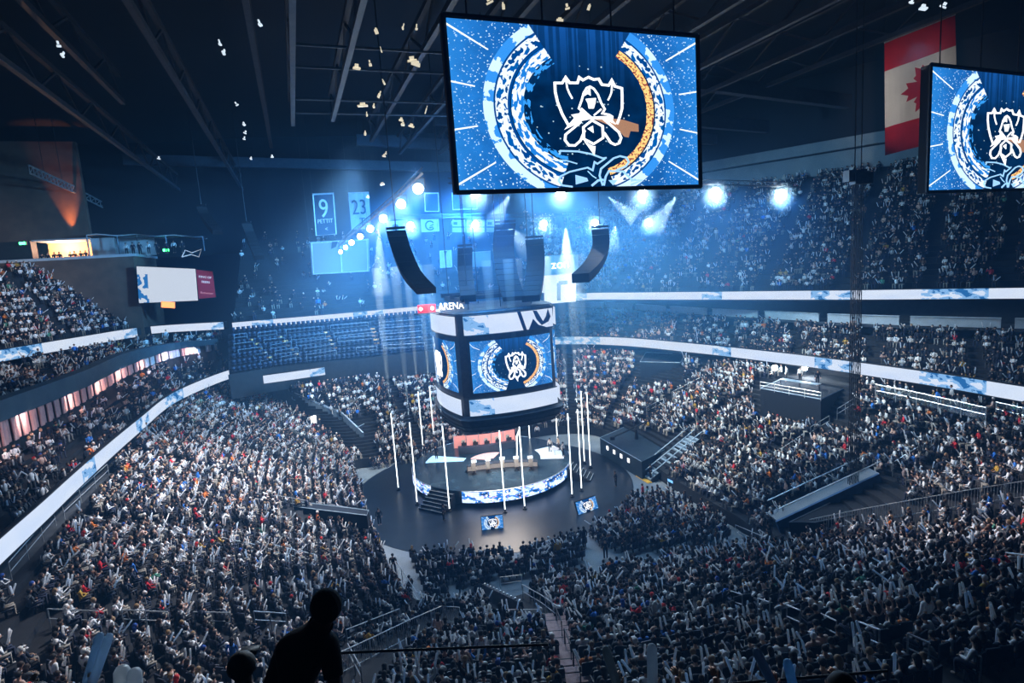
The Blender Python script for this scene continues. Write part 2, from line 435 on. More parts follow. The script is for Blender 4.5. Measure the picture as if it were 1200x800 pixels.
slab('floor_upper_edge', outw(UR, .0), outw(UR, 1.2), 17.25, 18.15, 'dark')
# ---------------- far end empty tier
TA = cat_rom([atz(x, y, 12.2) for x, y in ((268, 440), (330, 430), (400, 423), (500, 412), (560, 405))], 40, False)
TB = cat_rom([atz(x, y, 16.8) for x, y in ((268, 392), (330, 386), (400, 380), (500, 370), (560, 365))], 40, False)
TB = [Vector((b.x, b.y, b.z)) for b in TB]
farE = terrace('floor_far_terrace', TA, TB, 7, m='seat_blue')
mb = MB(); strip(TA[::-1], 9.2, 12.3, 0, mb, .2); mb.build('wall_far_balcony', 'dark', kind='structure')
# ---------------- left: suite wall, slab and the two narrow tiers
lw = [(-40, 540, -21., 503, 480), (0, 525, -20., 492, 467), (100, 470, -19.7, 452, 432), (150, 440, -18.3, 427, 411), (200, 420, -16., 410, 401), (255, 410, -10.5, 402, 396)]
PB = cat_rom([onp(x, y, p) for x, y, p, _, _ in lw], 40, False)
zt = cat_rom([onp(x, t, p) for x, _, p, t, _ in lw], 40, False); zs = cat_rom([onp(x, u, p) for x, _, p, _, u in lw], 40, False)
A = [Vector((v.x, v.y, Z1-.5)) for v in seg(out_, idx(.2), idx(3.7))][::-1]
A = resample(A, 40); B = resample(PB, 40)
clL = terrace('floor_club_terrace', [v-Vector((0, 0, .4)) for v in A], [Vector((v.x, v.y, v.z-1.3)) for v in B], 5)
# rose curtain panels between the two left balconies: one panel is one thing
cP = resample(PB, 31); cT = resample(zt, 31)
for i in range(30):
    a, b = cP[i], cP[i+1]; za = cT[i].z; zb = cT[i+1].z
    u = (b-a); u.z = 0; n = Vector((u.y, -u.x, 0)).normalized()
    if n.x < 0: n = -n
    mb = MB(); rows = [[], []]
    for k in range(9):
        f = .04+.92*k/8; q = a.lerp(b, f)+n*(.12*math.sin(f*PI*2)+.05*math.sin(f*PI*6)); rows[0].append(Vector((q.x, q.y, a.z+(b.z-a.z)*f))); rows[1].append(Vector((q.x, q.y, za+(zb-za)*f)))
    back = [[v-n*.08 for v in r] for r in rows]
    mb.grid([rows[0], rows[1], back[1], back[0]] + [rows[0]])
    pale = i > 20
    mb.build('wall_curtain', 'white_wall' if pale and i % 3 else 'rose_panel', label=('grey' if pale and i % 3 else 'rose')+' lit curtain panel on the wall between the left balconies', cat='curtain', group='lit curtain panels between the left balconies')
mb = MB(); strip([v-Vector((.35, 0, 0)) for v in PB][::-1], 12.4, [v.z for v in zt][::-1], 0, mb, .1); mb.build('wall_left', 'dark', kind='structure')
mb = MB(); c = PB[::-1]; strip(c, [v.z for v in zt][::-1], [v.z for v in zs][::-1], .35, mb, 1.2); mb.build('trim_2', noisy('slab_blue', (.05, .08, .11), (.07, .11, .14), .6, .8), kind='structure')
A = resample([Vector((p.x-.9, p.y, z.z-1.15)) for p, z in zip(PB, zs)], 40); B = [Vector((v.x, v.y, 15.9)) for v in resample(UL, 40)]
midL = terrace('floor_middle_terrace', A, B, 7)
slab('floor_upper_edge', outw(UL, 0), outw(UL, 1.), 17.2, 18.15, 'dark')
slab('floor_upper_edge', outw(UF, 0), outw(UF, 1.), 17.25, 18.15, 'dark')

# ---------------- brown end wall block with bar on top (upper left)
a0 = 92.
b = [ona(x, y, a0) for x, y in ((-60, 312), (30, 300), (155, 297), (155, 378))]
zt_ = b[2].z
pR = PA(b[2])[0]; 
def blk(p0, p1, a_0, a_1, z0, z1, m, name='wall_left_block', kind='structure', parent=None, **k):
    q = [W(p0, a_0), W(p1, a_0), W(p1, a_1), W(p0, a_1)]
    mb = MB().add([(v.x, v.y, z) for z in (z0, z1) for v in q], [(3, 2, 1, 0), (4, 5, 6, 7), (0, 1, 5, 4), (1, 2, 6, 5), (2, 3, 7, 6), (3, 0, 4, 7)])
    return mb.build(name, m, kind=kind, parent=parent, **k)
blk(-46, pR, a0, a0+14, 15.5, zt_, 'brown')
blk(-46, pR+.3, a0-.05, a0+14, zt_-.35, zt_, 'white_wall', 'trim_3')
# brick-brown wall above the bar, rising to the roof, with a warm uplight
up = [ona(x, y, a0+6) for x, y in ((0, 200), (100, 240), (100, 280), (40, 280))]
blk(-60, PA(up[1])[0], a0+6, a0+7, zt_+2.6, 44, 'brown', 'wall_left_upper')
blk(-60, PA(ona(40, 290, a0+6))[0], a0+5, a0+7, zt_, zt_+2.6, 'dark', 'wall_left_upper')
blk(PA(ona(38, 290, a0+5.5))[0], PA(ona(108, 290, a0+5.5))[0], a0+11, a0+11.3, zt_, zt_+2.8, mat('bar_lit', (.7, .4, .2), .8), 'wall_bar')
blk(PA(ona(38, 290, a0+5.5))[0], PA(ona(108, 290, a0+5.5))[0], a0+5.5, a0+11, zt_+2.55, zt_+2.75, 'white_wall', 'ceiling_bar')
blk(PA(ona(108, 290, a0+5.5))[0], PA(ona(135, 290, a0+5.5))[0], a0+5.2, a0+11, zt_, zt_+2.6, 'white_wall', 'wall_bar_pier')
# white fabric canopy with openings
pc0 = PA(ona(105, 285, a0+4))[0]; pc1 = PA(ona(240, 290, a0+4))[0]
t = thing('terrace_canopy', 'white sloping canopy over the open terrace right of the lit bar', 'canopy', W(pc0, a0+4, zt_))
n = 12; top = [W(pc0+(pc1-pc0)*k/n, a0+3.2, zt_+3.0-.9*(k/n)**1.3+.12*math.sin(k*PI/2)) for k in range(n+1)]
bk = [v+Vector((-SP, CP, 0))*5 for v in top]
MB().grid([top, bk, [v-Vector((0, 0, .12)) for v in bk], [v-Vector((0, 0, .12)) for v in top], top]).build('roof_fabric', 'white_wall', t)
for k in (0, 3, 5, 8, 12):
    MB().tube([Vector((top[k].x, top[k].y, zt_)), top[k]-Vector((0, 0, .1))], .09, 8).build('post', 'steel_pale', t)
MB().grid([[Vector((v.x, v.y, zt_)) for v in bk[:7]], [v-Vector((0, 0, .15)) for v in bk[:7]]]).build('back_panel', 'white_wall', t)
# green exit lights
for i, (x, y, L) in enumerate(((27, 285, 'bright green exit light left of the lit bar'), (195, 293, 'small green exit light under the white canopy'))):
    t = thing('exit_light', L, 'light', ona(x, y, a0+4.5), 'green exit lights')
    c = ona(x, y, a0+4.5); MB().box(c, (1.0, .12, .5)).build('housing', 'black', t); MB().box(c-Vector((0, .12, 0)), (.8, .1, .34)).build('lens', mat('exit_green', (0, .3, .05), emis=(.05, 1, .25), es=9.), t)
# white advertising board and red sign
def quad_panel(name, label, cat, px, a, m, depth=.35, frame_m='black', uvm=None):
    c = [ona(x, y, a) for x, y in px]   # tl tr br bl
    t = thing(name, label, cat, c[3]); n = Vector((SP, -CP, 0))
    g = (c[0]+c[1]+c[2]+c[3])/4; e = [g+(v-g)*1.03 for v in c]
    MB().add([*[v-n*.02 for v in e], *[v-n*depth for v in e]], [(0, 3, 2, 1), (4, 5, 6, 7), (0, 1, 5, 4), (1, 2, 6, 5), (2, 3, 7, 6), (3, 0, 4, 7)]).build('casing', frame_m, t)
    k = 1
    MB().add([v+n*.03 for v in c]+[v-n*.0 for v in c], [(0, 3, 2, 1), (0, 1, 5, 4), (1, 2, 6, 5), (2, 3, 7, 6), (3, 0, 4, 7)]).build('face', m, t, uv=[(0, 1), (1, 1), (1, 0), (0, 0)]*2)
    return t, c, n
m, e, u, v = emis_mat('board_white', .85)
fig = xnoise(xvec(u*9., v*5.), 1., detail=1.)
cc = xmix((u < .17)*(v < .78)*(fig > .48), (.55, .66, .85), (.02, .16, .5))
X.nt.links.new(cc.v, e.inputs['Color'])
t, c, n = quad_panel('advertising_board', 'large white lit board with blue figure at its left edge', 'screen', ((160, 312), (229, 315), (232, 352), (163, 355)), a0-1, m)
t, c, n = quad_panel('beer_sign', 'dark red panel sign to the right of the white lit board', 'sign', ((230, 316), (249, 318), (253, 348), (233, 350)), a0-1, mat('sign_red', (.35, .02, .04), .6, emis=(.5, .03, .06), es=.12))
xd = (c[1]-c[0]).normalized(); upv = Vector((0, 0, 1)); w = (c[1]-c[0]).length
mw = mat('letter_white', (.8, .8, .8), .5, emis=(.9, .92, 1), es=.35)
for s, f, sz in (('KING OF', .24, .4), ('BEERS', .42, .4), ('Budweiser', .82, .38)):
    ctr = c[0].lerp(c[1], .5).lerp(c[3].lerp(c[2], .5), f)+n*.06; text(s, sz, frame(ctr, xd, upv), mw if f < .7 else mat('letter_rose', (.7, .3, .3), emis=(.9, .3, .35), es=.3), t)
# bow-tie outline
t = thing('bowtie_sign', 'thin outlined bow-tie sign under the end of the white canopy', 'sign', ona(226, 297, a0+1))
bp = [ona(x, y, a0+1) for x, y in ((213, 301), (217, 293), (225, 296), (236, 292), (233, 301), (224, 298), (213, 301))]
MB().tube(bp, .07, 6).build('outline', mat('neon_dim', (.5, .55, .6), emis=(.6, .7, .8), es=.35), t)
# orange game display beneath the board
t, c, n = quad_panel('score_display', 'small orange lit display under the white board', 'display', ((189, 353), (205, 354), (205, 361), (189, 360)), a0-1.2, mat('orange_led', (.3, .05, .02), emis=(1., .25, .08), es=2.2))
# ---------------- roof
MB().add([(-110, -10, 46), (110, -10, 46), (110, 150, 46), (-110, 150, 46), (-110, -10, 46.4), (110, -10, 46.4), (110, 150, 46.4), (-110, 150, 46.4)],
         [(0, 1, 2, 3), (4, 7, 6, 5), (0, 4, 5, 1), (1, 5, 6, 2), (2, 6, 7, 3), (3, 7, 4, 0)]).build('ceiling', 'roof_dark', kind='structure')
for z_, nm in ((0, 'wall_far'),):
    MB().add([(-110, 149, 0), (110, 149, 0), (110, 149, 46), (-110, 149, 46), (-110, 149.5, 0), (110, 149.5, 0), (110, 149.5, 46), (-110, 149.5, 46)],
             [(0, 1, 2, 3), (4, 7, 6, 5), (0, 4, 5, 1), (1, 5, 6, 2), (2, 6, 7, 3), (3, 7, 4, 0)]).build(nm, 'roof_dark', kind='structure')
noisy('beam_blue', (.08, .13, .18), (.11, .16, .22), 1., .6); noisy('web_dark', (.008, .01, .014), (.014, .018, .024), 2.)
def truss(p, a_0, a_1, z, h=2.2, w=.35, step=4., m='steel_dark', lab='', grp='dark roof trusses'):
    t = thing('roof_truss', lab, 'truss', W(p, a_0, z), grp)
    MB().bar(W(p, a_0, z), W(p, a_1, z), w, w*1.1).build('lower_chord', m, t); MB().bar(W(p, a_0, z+h), W(p, a_1, z+h), w, w).build('upper_chord', 'web_dark', t)
    mb = MB(); a = a_0; k = 0
    while a < a_1-.1:
        mb.bar(W(p, a, z+(0 if k % 2 else h)), W(p, min(a+step, a_1), z+(h if k % 2 else 0)), .14, .14); a += step; k += 1
    mb.build('web', 'web_dark', t); return t
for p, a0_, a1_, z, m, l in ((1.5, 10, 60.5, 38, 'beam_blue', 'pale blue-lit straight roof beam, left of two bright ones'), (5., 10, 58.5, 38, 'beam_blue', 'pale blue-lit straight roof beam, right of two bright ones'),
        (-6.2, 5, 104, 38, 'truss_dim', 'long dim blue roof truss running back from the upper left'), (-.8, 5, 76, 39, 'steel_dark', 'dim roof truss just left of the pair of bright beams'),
        (-14.5, 5, 100, 37.5, 'truss_dim', 'dim roof truss above the left stand, lower of two'), (-12, 0, 60, 39.5, 'steel_dark', 'dim roof truss above the left stand, upper of two'),
        (10, 5, 70, 38.5, 'steel_dark', 'dim roof truss between the bright beams and the hanging screen'), (15, 5, 80, 39, 'truss_dim', 'dim roof truss passing behind the hanging screen'),
        (20.5, 5, 80, 39, 'truss_dim', 'dim roof truss above the top left corner of the hanging screen'), (26.8, 5, 90, 38.5, 'truss_dim', 'dim roof truss above the middle of the hanging screen'), (33, 5, 95, 38.5, 'truss_dim', 'dim roof truss above the right end of the hanging screen'),
        (40, 0, 100, 39, 'steel_dark', 'dark roof truss left of the maple leaf flag'), (48, 0, 100, 40, 'steel_dark', 'dark roof truss behind the maple leaf flag')):
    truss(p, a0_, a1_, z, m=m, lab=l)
def cross(a, p0, p1, z, r=.09, m='beam_blue', lab=None):
    MB().tube([W(p0, a, z), W(p1, a, z)], r, 6).build('roof_strut', m, label=lab or 'thin pale strut crossing between the roof beams', cat='strut', group='thin struts between the roof beams')
for x, y in ((350, 52), (350, 78), (348, 116), (348, 132)):
    q = atz(x, y, 38.3); cross(PA(q)[1], 1.5, 17, 38.3)
for a, p0, p1, z in ((62, 20, 60, 41), (72, 18, 60, 41.5), (84, 10, 56, 41.5), (50, 26, 60, 41), (95, -20, 50, 41)):
    MB().bar(W(p0, a, z), W(p1, a, z-2.2), .8, 1.4).build('roof_girder', 'truss_dim', label='broad dim girder crossing the roof at upper right', cat='girder', group='broad dim roof girders')
# catwalk lamps / reflector scraps hanging in the roof: pale angular fixtures
noisy('fixture_pale', (.75, .72, .6), (.85, .83, .75), 4., .4)
mf = mat('fixture_glow', (.8, .75, .6), emis=(1., .92, .7), es=.55); mfb = mat('fixture_glow_blue', (.7, .8, .9), emis=(.7, .85, 1), es=.8)  # emission stands in for light caught on the fixtures
r = random.Random(3)
fx = [(305, 29, 5, 1, 1), (258, 52, 3, 1, 1), (262, 62, 4, 2, 1), (278, 123, 4, 2, 1), (286, 146, 4, 1, 1), (287, 156, 4, 1, 1), (286, 163, 3, 1, 1), (294, 186, 3, 2, 1), (319, 184, 4, 2, 1), (69, 54, 3, 5, 1), (73, 65, 3, 4, 1), (186, 186, 4, 2, 1),
      (441, 37, 6, 3, 0), (472, 33, 2, 4, 0), (488, 34, 3, 4, 0), (418, 80, 12, 5, 0), (434, 76, 4, 7, 0), (483, 71, 16, 3, 0), (487, 75, 16, 2, 0), (450, 97, 3, 6, 0), (444, 112, 3, 10, 0), (438, 125, 3, 4, 0), (425, 124, 18, 1.5, 0), (447, 60, 1.5, 5, 0), (430, 135, 2, 5, 0), (428, 157, 3, 6, 0),
      (470, 141, 7, 2, 0), (472, 146, 6, 4, 0), (482, 148, 10, 1.2, 0), (499, 130, 1, 14, 0), (450, 183, 6, 1.5, 0), (452, 180, 3, 3, 0), (448, 216, 8, 3, 0), (431, 231, 5, 2, 0), (574, 3, 12, 3, 0), (590, 8, 5, 5, 0), (665, 10, 7, 4, 0), (690, 9, 5, 3, 0), (656, 25, 12, 1.5, 0),
      (1082, 10, 12, 3.5, 1), (1105, 8, 9, 3.5, 1), (1068, 3, 5, 3, 1)]
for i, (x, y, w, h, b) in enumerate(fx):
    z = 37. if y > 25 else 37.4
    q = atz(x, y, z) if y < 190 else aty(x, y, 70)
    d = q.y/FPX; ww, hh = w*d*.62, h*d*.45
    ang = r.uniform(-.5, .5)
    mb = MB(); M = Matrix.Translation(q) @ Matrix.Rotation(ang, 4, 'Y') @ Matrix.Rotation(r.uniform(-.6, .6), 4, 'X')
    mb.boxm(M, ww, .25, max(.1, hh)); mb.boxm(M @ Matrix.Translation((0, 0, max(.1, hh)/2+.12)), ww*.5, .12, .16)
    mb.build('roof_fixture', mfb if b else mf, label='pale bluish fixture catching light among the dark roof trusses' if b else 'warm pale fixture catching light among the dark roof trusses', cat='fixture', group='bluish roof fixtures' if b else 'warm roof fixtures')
# lattice racks on the upper left edge
for i, (x0, y0, x1, y1) in enumerate(((35, 203, 88, 226), (100, 233, 160, 263))):
    a = onp(x0, y0, -27); b = onp(x1, y1, -27); t = thing('lattice_rack', ['pale lattice lighting rack at the far left under the roof, nearer one', 'pale lattice lighting rack at the far left under the roof, farther one'][i], 'rack', a)
    up_ = Vector((0, 0, .9)); MB().bar(a, b, .16, .16).build('lower_rail', 'rail', t); MB().bar(a+up_, b+up_, .16, .16).build('upper_rail', 'rail', t)
    mb = MB(); n = 12
    for k in range(n): mb.bar(a.lerp(b, k/n), a.lerp(b, (k+1)/n)+up_, .09, .09); mb.bar(a.lerp(b, k/n), a.lerp(b, k/n)+up_, .09, .09)
    mb.build('lattice', 'rail', t)
    MB().tube([a.lerp(b, .3)+up_, a.lerp(b, .3)+Vector((0, 0, 9))], .04, 5).build('hanger', 'steel_dark', t); MB().tube([a.lerp(b, .7)+up_, a.lerp(b, .7)+Vector((0, 0, 9))], .04, 5).build('hanger', 'steel_dark', t)
# barred high windows at the far left
for i, (x0, x1) in enumerate(((222, 246), (250, 282))):
    t = thing('window_%d' % (i+1), ['dim barred high window in the far wall, left of two', 'dim barred high window in the far wall, right of two'][i], 'window', aty(x0, 256, 108)); t['kind'] = 'structure'
    c = [aty(x, y, 108) for x, y in ((x0, 236), (x1, 234), (x1, 257), (x0, 258))]; n = Vector((0, -1, 0))
    MB().add(c+[v-n*.2 for v in c], [(0, 3, 2, 1), (4, 5, 6, 7), (0, 1, 5, 4), (1, 2, 6, 5), (2, 3, 7, 6), (3, 0, 4, 7)]).build('pane', mat('win_blue', (.05, .15, .25), .3, emis=(.08, .3, .5), es=.35), t)
    mb = MB()
    for k in range(6): f = k/5; mb.bar(c[0].lerp(c[1], f)+n*.1, c[3].lerp(c[2], f)+n*.1, .3, .2)
    for f in (0, .5, 1): mb.bar(c[0].lerp(c[3], f)+n*.1, c[1].lerp(c[2], f)+n*.1, .2, .3)
    mb.build('bars', 'dark', t)

# ---------------- emblem strokes
EM = [([(185, 505), (135, 400), (100, 290), (85, 200), (85, 118), (150, 120), (182, 70), (215, 120), (285, 122), (302, 72), (335, 98), (385, 72), (432, 95), (478, 90), (505, 143), (568, 152), (598, 105), (625, 162), (690, 182), (690, 250), (685, 370), (660, 450), (632, 515)], 25),
      ([(184, 90), (192, 170), (208, 215), (232, 265)], 16), ([(602, 125), (590, 220), (575, 255), (555, 290)], 16),
      ([(320, 385), (285, 355), (315, 280), (335, 215), (365, 170), (395, 158), (430, 180), (465, 235), (490, 310), (522, 372), (498, 410), (560, 425), (590, 445), (585, 470)], 20),
      ([(420, 425), (490, 370)], 18), ([(300, 478), (155, 590), (148, 640), (180, 690), (235, 695), (285, 655), (330, 560)], 24),
      ([(500, 455), (645, 595), (665, 650), (645, 700), (605, 712), (565, 690), (505, 590)], 24),
      ([(400, 470), (495, 530), (495, 640), (405, 692), (318, 640), (318, 530), (400, 470)], 24)]
EF = [[(350, 270), (445, 265), (438, 310), (420, 362), (375, 360), (368, 310)], [(395, 165), (345, 215), (330, 250), (375, 225), (398, 242)],
      [(310, 350), (400, 438), (500, 440), (470, 462), (400, 458), (310, 470), (255, 500), (145, 545), (240, 440), (215, 410), (290, 400)], [(400, 440), (560, 435), (620, 520), (520, 465), (400, 462)],
      [(355, 545), (405, 520), (408, 588)], [(320, 660), (360, 690), (405, 715), (420, 712), (408, 800), (370, 740)]]
R2 = [([(320, 100), (330, 65), (480, 70), (600, 95), (700, 135), (735, 130)], 18), ([(310, 150), (380, 155), (470, 185)], 12), ([(300, 345), (320, 300), (400, 260), (560, 222), (605, 248), (625, 170), (650, 187), (720, 140)], 18),
      ([(300, 340), (330, 385), (420, 400)], 18), ([(690, 395), (665, 300), (680, 235), (800, 135), (860, 115), (920, 130), (940, 175), (910, 215), (820, 250)], 20),
      ([(700, 395), (720, 310), (750, 258), (880, 262), (970, 350), (1060, 352), (950, 395)], 20), ([(590, 395), (650, 345), (700, 340)], 24), ([(560, 255), (600, 300), (635, 325)], 10)]
RF = [[(450, 290), (550, 320), (560, 350), (450, 380)], [(745, 345), (825, 345), (785, 395)]]
def em_uv(X_, Y_): px = 627+X_*105/800; py = 70+(Y_-.07*(X_-385))*105/800; return (px-672)/288+.0, -(py-118)/192
def r_uv(X_, Y_): px = 600+X_/7.5; py = 165+(Y_)/7.5; return (px-675)/284, -(py-122)/194
def strokes(S, F_, conv, f, k, mb, t=.05):
    """f(u, v, depth) -> world; k converts stroke width to uv"""
    for pts, w in S:
        P = [Vector((*conv(*p), 0)) for p in pts]; asp = 1.5
        P = [Vector((p.x*asp, p.y, 0)) for p in P]
        n = len(P); hw = w*k/2; L = []; R = []
        for i in range(n):
            d0 = (P[i]-P[max(0, i-1)]); d1 = (P[min(n-1, i+1)]-P[i])
            if d0.length < 1e-6: d0 = d1
            if d1.length < 1e-6: d1 = d0
            d0.normalize(); d1.normalize(); b = d0+d1
            if b.length < .2: b = d0
            b.normalize(); nn = Vector((-b.y, b.x, 0)); c = max(.45, nn.dot(Vector((-d0.y, d0.x, 0)))); L.append(P[i]+nn*hw/c); R.append(P[i]-nn*hw/c)
        for i in range(n-1):
            mb.prism([(q.x/asp, q.y) for q in (L[i], L[i+1], R[i+1], R[i])], f, t)
    for F1 in F_: mb.prism([conv(*p) for p in F1], f, t)
    return mb
em_w = mat('emblem_white', (.8, .85, .9), emis=(.93, .96, 1.), es=1.15); em_b = mat('emblem_blue', (.2, .4, .6), emis=(.3, .58, .9), es=1.1)
em_t = mat('emblem_tan', (.3, .18, .12), emis=(.45, .24, .15), es=.8)
screen_mat('screen_graphic', 1.1)
def led_screen(name, label, x0, Y0, x1, Y1, ya0, ya1, yb0, yb1, stroke=.85):
    a = aty(x0, (ya0+ya1)/2, Y0); b = aty(x1, (yb0+yb1)/2, Y1)
    zs_ = [aty(x0, ya0, Y0).z, aty(x1, yb0, Y1).z, aty(x0, ya1, Y0).z, aty(x1, yb1, Y1).z]; h = (zs_[0]+zs_[1]-zs_[2]-zs_[3])/2; zc = sum(zs_)/4; print('screen', zs_, (b-a).length, h)
    a.z = b.z = zc-h/2; xd = (b-a); Wd = xd.length; xd.normalize(); up = Vector((0, 0, 1)); n = Vector((xd.y, -xd.x, 0))
    t = thing(name, label, 'screen', (a+b)/2)
    f = lambda u, v, d: a.lerp(b, u+.5)+up*((v+.5)*h)+n*(.04+d)
    m0 = .012
    e = [(-.5-m0, -.5-m0*1.6), (.5+m0, -.5-m0*1.6), (.5+m0, .5+m0*1.6), (-.5-m0, .5+m0*1.6)]
    MB().prism(e, lambda u, v, d: f(u, v, -.5*(1-d)-.06), 1.).build('cabinet', 'black', t)
    fr = MB()
    for (u0, v0), (u1, v1) in zip(e, e[1:]+e[:1]): fr.bar(f(u0, v0, 0), f(u1, v1, 0), .14, .14)
    fr.build('frame', 'black', t)
    N = 8; mb = MB(); uv = []
    mb.grid([[f(i/N-.5, j/4-.5, 0) for i in range(N+1)] for j in range(5)]); uv = [(i/N, j/4) for j in range(5) for i in range(N+1)]
    disp = mb.build('display', 'screen_graphic', t, uv=uv)
    k = 105/800/192
    mb = strokes([], [[(430, 460), (520, 450), (700, 480), (840, 530), (840, 600), (760, 590), (740, 650), (700, 640), (640, 560)]], em_uv, lambda u, v, d: f(u, v, d+.01), k, MB(), .02); mb.build('tan_shape', em_t, disp)
    MB_ = strokes(EM, EF, em_uv, lambda u, v, d: f(u, v, d+.035), k*stroke, MB(), .04); MB_.build('emblem', em_w, disp)
    mb = strokes(R2, RF, r_uv, lambda u, v, d: f(u, v, d+.02), 1/7.5/194*stroke, MB(), .03); mb.build('mirrored_emblem', em_b, disp)
    for s in (-.42, -.14, .14, .42):
        q = f(s, .5, -.3); MB().tube([q, Vector((q.x, q.y, 45.9))], .04, 6).build('hanging_cable', 'steel_dark', t)
    return t
led_screen('video_screen', 'largest hanging video screen, at top centre, with the white crest emblem', 530, 26, 816, 30.4, 18, 220, 47, 219)
led_screen('video_screen', 'hanging video screen cut by the right photo edge, in front of the flag', 1090, 35.2, 1245, 40.8, 75, 219, 98, 222)

# ---------------- centre-hung scoreboard
sb0 = aty(540, 420, 52); sb0.z = 0; PX = Vector((CP, SP, 0)); AX = Vector((-SP, CP, 0))
SW, SL = 9.7, 11.2
C0 = sb0+PX*SW/2+AX*SL/2
SB = thing('scoreboard', 'centre-hung scoreboard with curved video faces above the round stage', 'scoreboard', (C0.x, C0.y, 8.2))
def side_curve(k, bul=.8, n=14, inset=0., sc=1.):
    hw, hl = SW/2*sc-inset, SL/2*sc-inset
    P = [((-hw, -hl), (hw, -hl), (0, -1)), ((hw, -hl), (hw, hl), (1, 0)), ((hw, hl), (-hw, hl), (0, 1)), ((-hw, hl), (-hw, -hl), (-1, 0))][k]
    o = []
    for i in range(n+1):
        f = .045+.91*i/n; x = P[0][0]+(P[1][0]-P[0][0])*f; y = P[0][1]+(P[1][1]-P[0][1])*f; b_ = bul*(1-(2*f-1)**2)
        o.append(C0+PX*(x+P[2][0]*b_)+AX*(y+P[2][1]*b_))
    return o
def ringc(sc=1., bul=.8, inset=0.): return sum([side_curve(k, bul, 14, inset, sc) for k in range(4)], [])
def zr(c, z): return [Vector((v.x, v.y, z)) for v in c]
body = MB()
prof = [(1.0, 19.6, .25), (1.0, 19.4, .1), (1., 17.0, .3), (1., 9.8, .25), (1.04, 9.6, -.1), (1.02, 9.0, 0), (.92, 8.2, 0), (.7, 8.0, 0)]
body.grid([zr(ringc(s, .8, i_), z) for s, z, i_ in prof], True)
n_ = len(ringc()); body.f.append(tuple(range(n_))); body.f.append(tuple(range(len(body.v)-n_, len(body.v)))[::-1]); body.build('body', 'steel_dark', SB)
grille = MB()
for j in range(3): c = ringc(1.045-.03*j, .8, 0); c.append(c[0]); grille.tube(zr(c, 9.35-.45*j), .07, 5, cap=False)
grille.build('lower_grille', 'dark', SB)
ribm = ribbon_mat('board_strip', .85, 30.)
for k in range(4):
    for nm, z0, z1 in (('upper_strip', 17.45, 19.2), ('lower_strip', 9.95, 11.5)):
        c = side_curve(k, .85, 14, -.03 if nm[0] == 'l' else 0); mb = MB(); mb.grid([zr(c, z0), zr(c, z1)]); nn = len(c)
        st_ = mb.build(nm, ribm, SB, uv=[((k*.31+i/(nn-1)*.25), w) for w in (0, 1) for i in range(nn)])
        fr = MB(); fr.tube(zr(c, z0-.05), .06, 4); fr.tube(zr(c, z1+.05), .06, 4); fr.build('strip_trim', 'black', st_)
        if k == 0 and nm[0] == 'u': STRIP0 = st_
    c = side_curve(k, .85, 14, .06); nn = len(c); c = [c[0].lerp(c[1], .6)]+c[1:-1]+[c[-1].lerp(c[-2], .6)]; mb = MB(); mb.grid([zr(c, 12.05), zr(c, 16.85)])
    vf = mb.build('video_face', 'screen_graphic', SB, uv=[(i/(nn-1), w) for w in (0, 1) for i in range(nn)])
    def ff(u, v, d, c=c, nn=nn):
        t = min(max((u+.5), 0), .9999)*(nn-1); i = int(t); q = c[i].lerp(c[i+1], t-i); dd = c[i+1]-c[i]; nrm = Vector((dd.y, -dd.x, 0)).normalized()
        return Vector((q.x, q.y, 12.05+(v+.5)*4.8))+nrm*(.05+d)
    strokes(EM, EF, lambda X_, Y_: (em_uv(X_, Y_)[0]*.8, em_uv(X_, Y_)[1]*1.15-.02), ff, 1.5*105/800/192, MB(), .05).build('emblem', em_w, vf)
# stylised mark on the front upper strip (dark zigzag)
c = side_curve(0, .85, 14, -.06)
def f0(u, v, d, c=c):
    t = min(max(u, 0), .9999)*14; i = int(t); q = c[i].lerp(c[i+1], t-i); return Vector((q.x, q.y, 17.45+v*1.75))-AX*(.03+d)
mk = mat('mark_navy', (.005, .02, .07), .5)
MB().prism([(.56, 1), (.6, 1), (.66, 0), (.62, 0)], f0, .03).prism([(.68, .0), (.74, .55), (.8, .2), (.88, .05), (.9, 0)], f0, .03).prism([(.74, 1), (.79, .95), (.86, .35), (.9, .6), (.93, 1), (.96, .55), (.93, .3), (.84, .15), (.78, .5)], f0, .03).build('strip_mark', mk, STRIP0)
# hanging frame above it
hf = MB()
for du in (-3.4, 3.4):
    hf.bar(C0+PX*du-AX*4+Vector((0, 0, 20.4)), C0+PX*du+AX*4+Vector((0, 0, 20.4)), .4, .5)
for dv in (-3.6, 0, 3.6): hf.bar(C0-PX*4+AX*dv+Vector((0, 0, 20.7)), C0+PX*4+AX*dv+Vector((0, 0, 20.7)), .3, .4)
for du in (-3.2, 0, 3.2):
    for dv in (-3.6, 3.6): hf.tube([C0+PX*du+AX*dv+Vector((0, 0, 19.6)), C0+PX*du+AX*dv+Vector((0, 0, 46))], .05, 5)
hf.build('hanging_frame', 'steel_dark', SB)
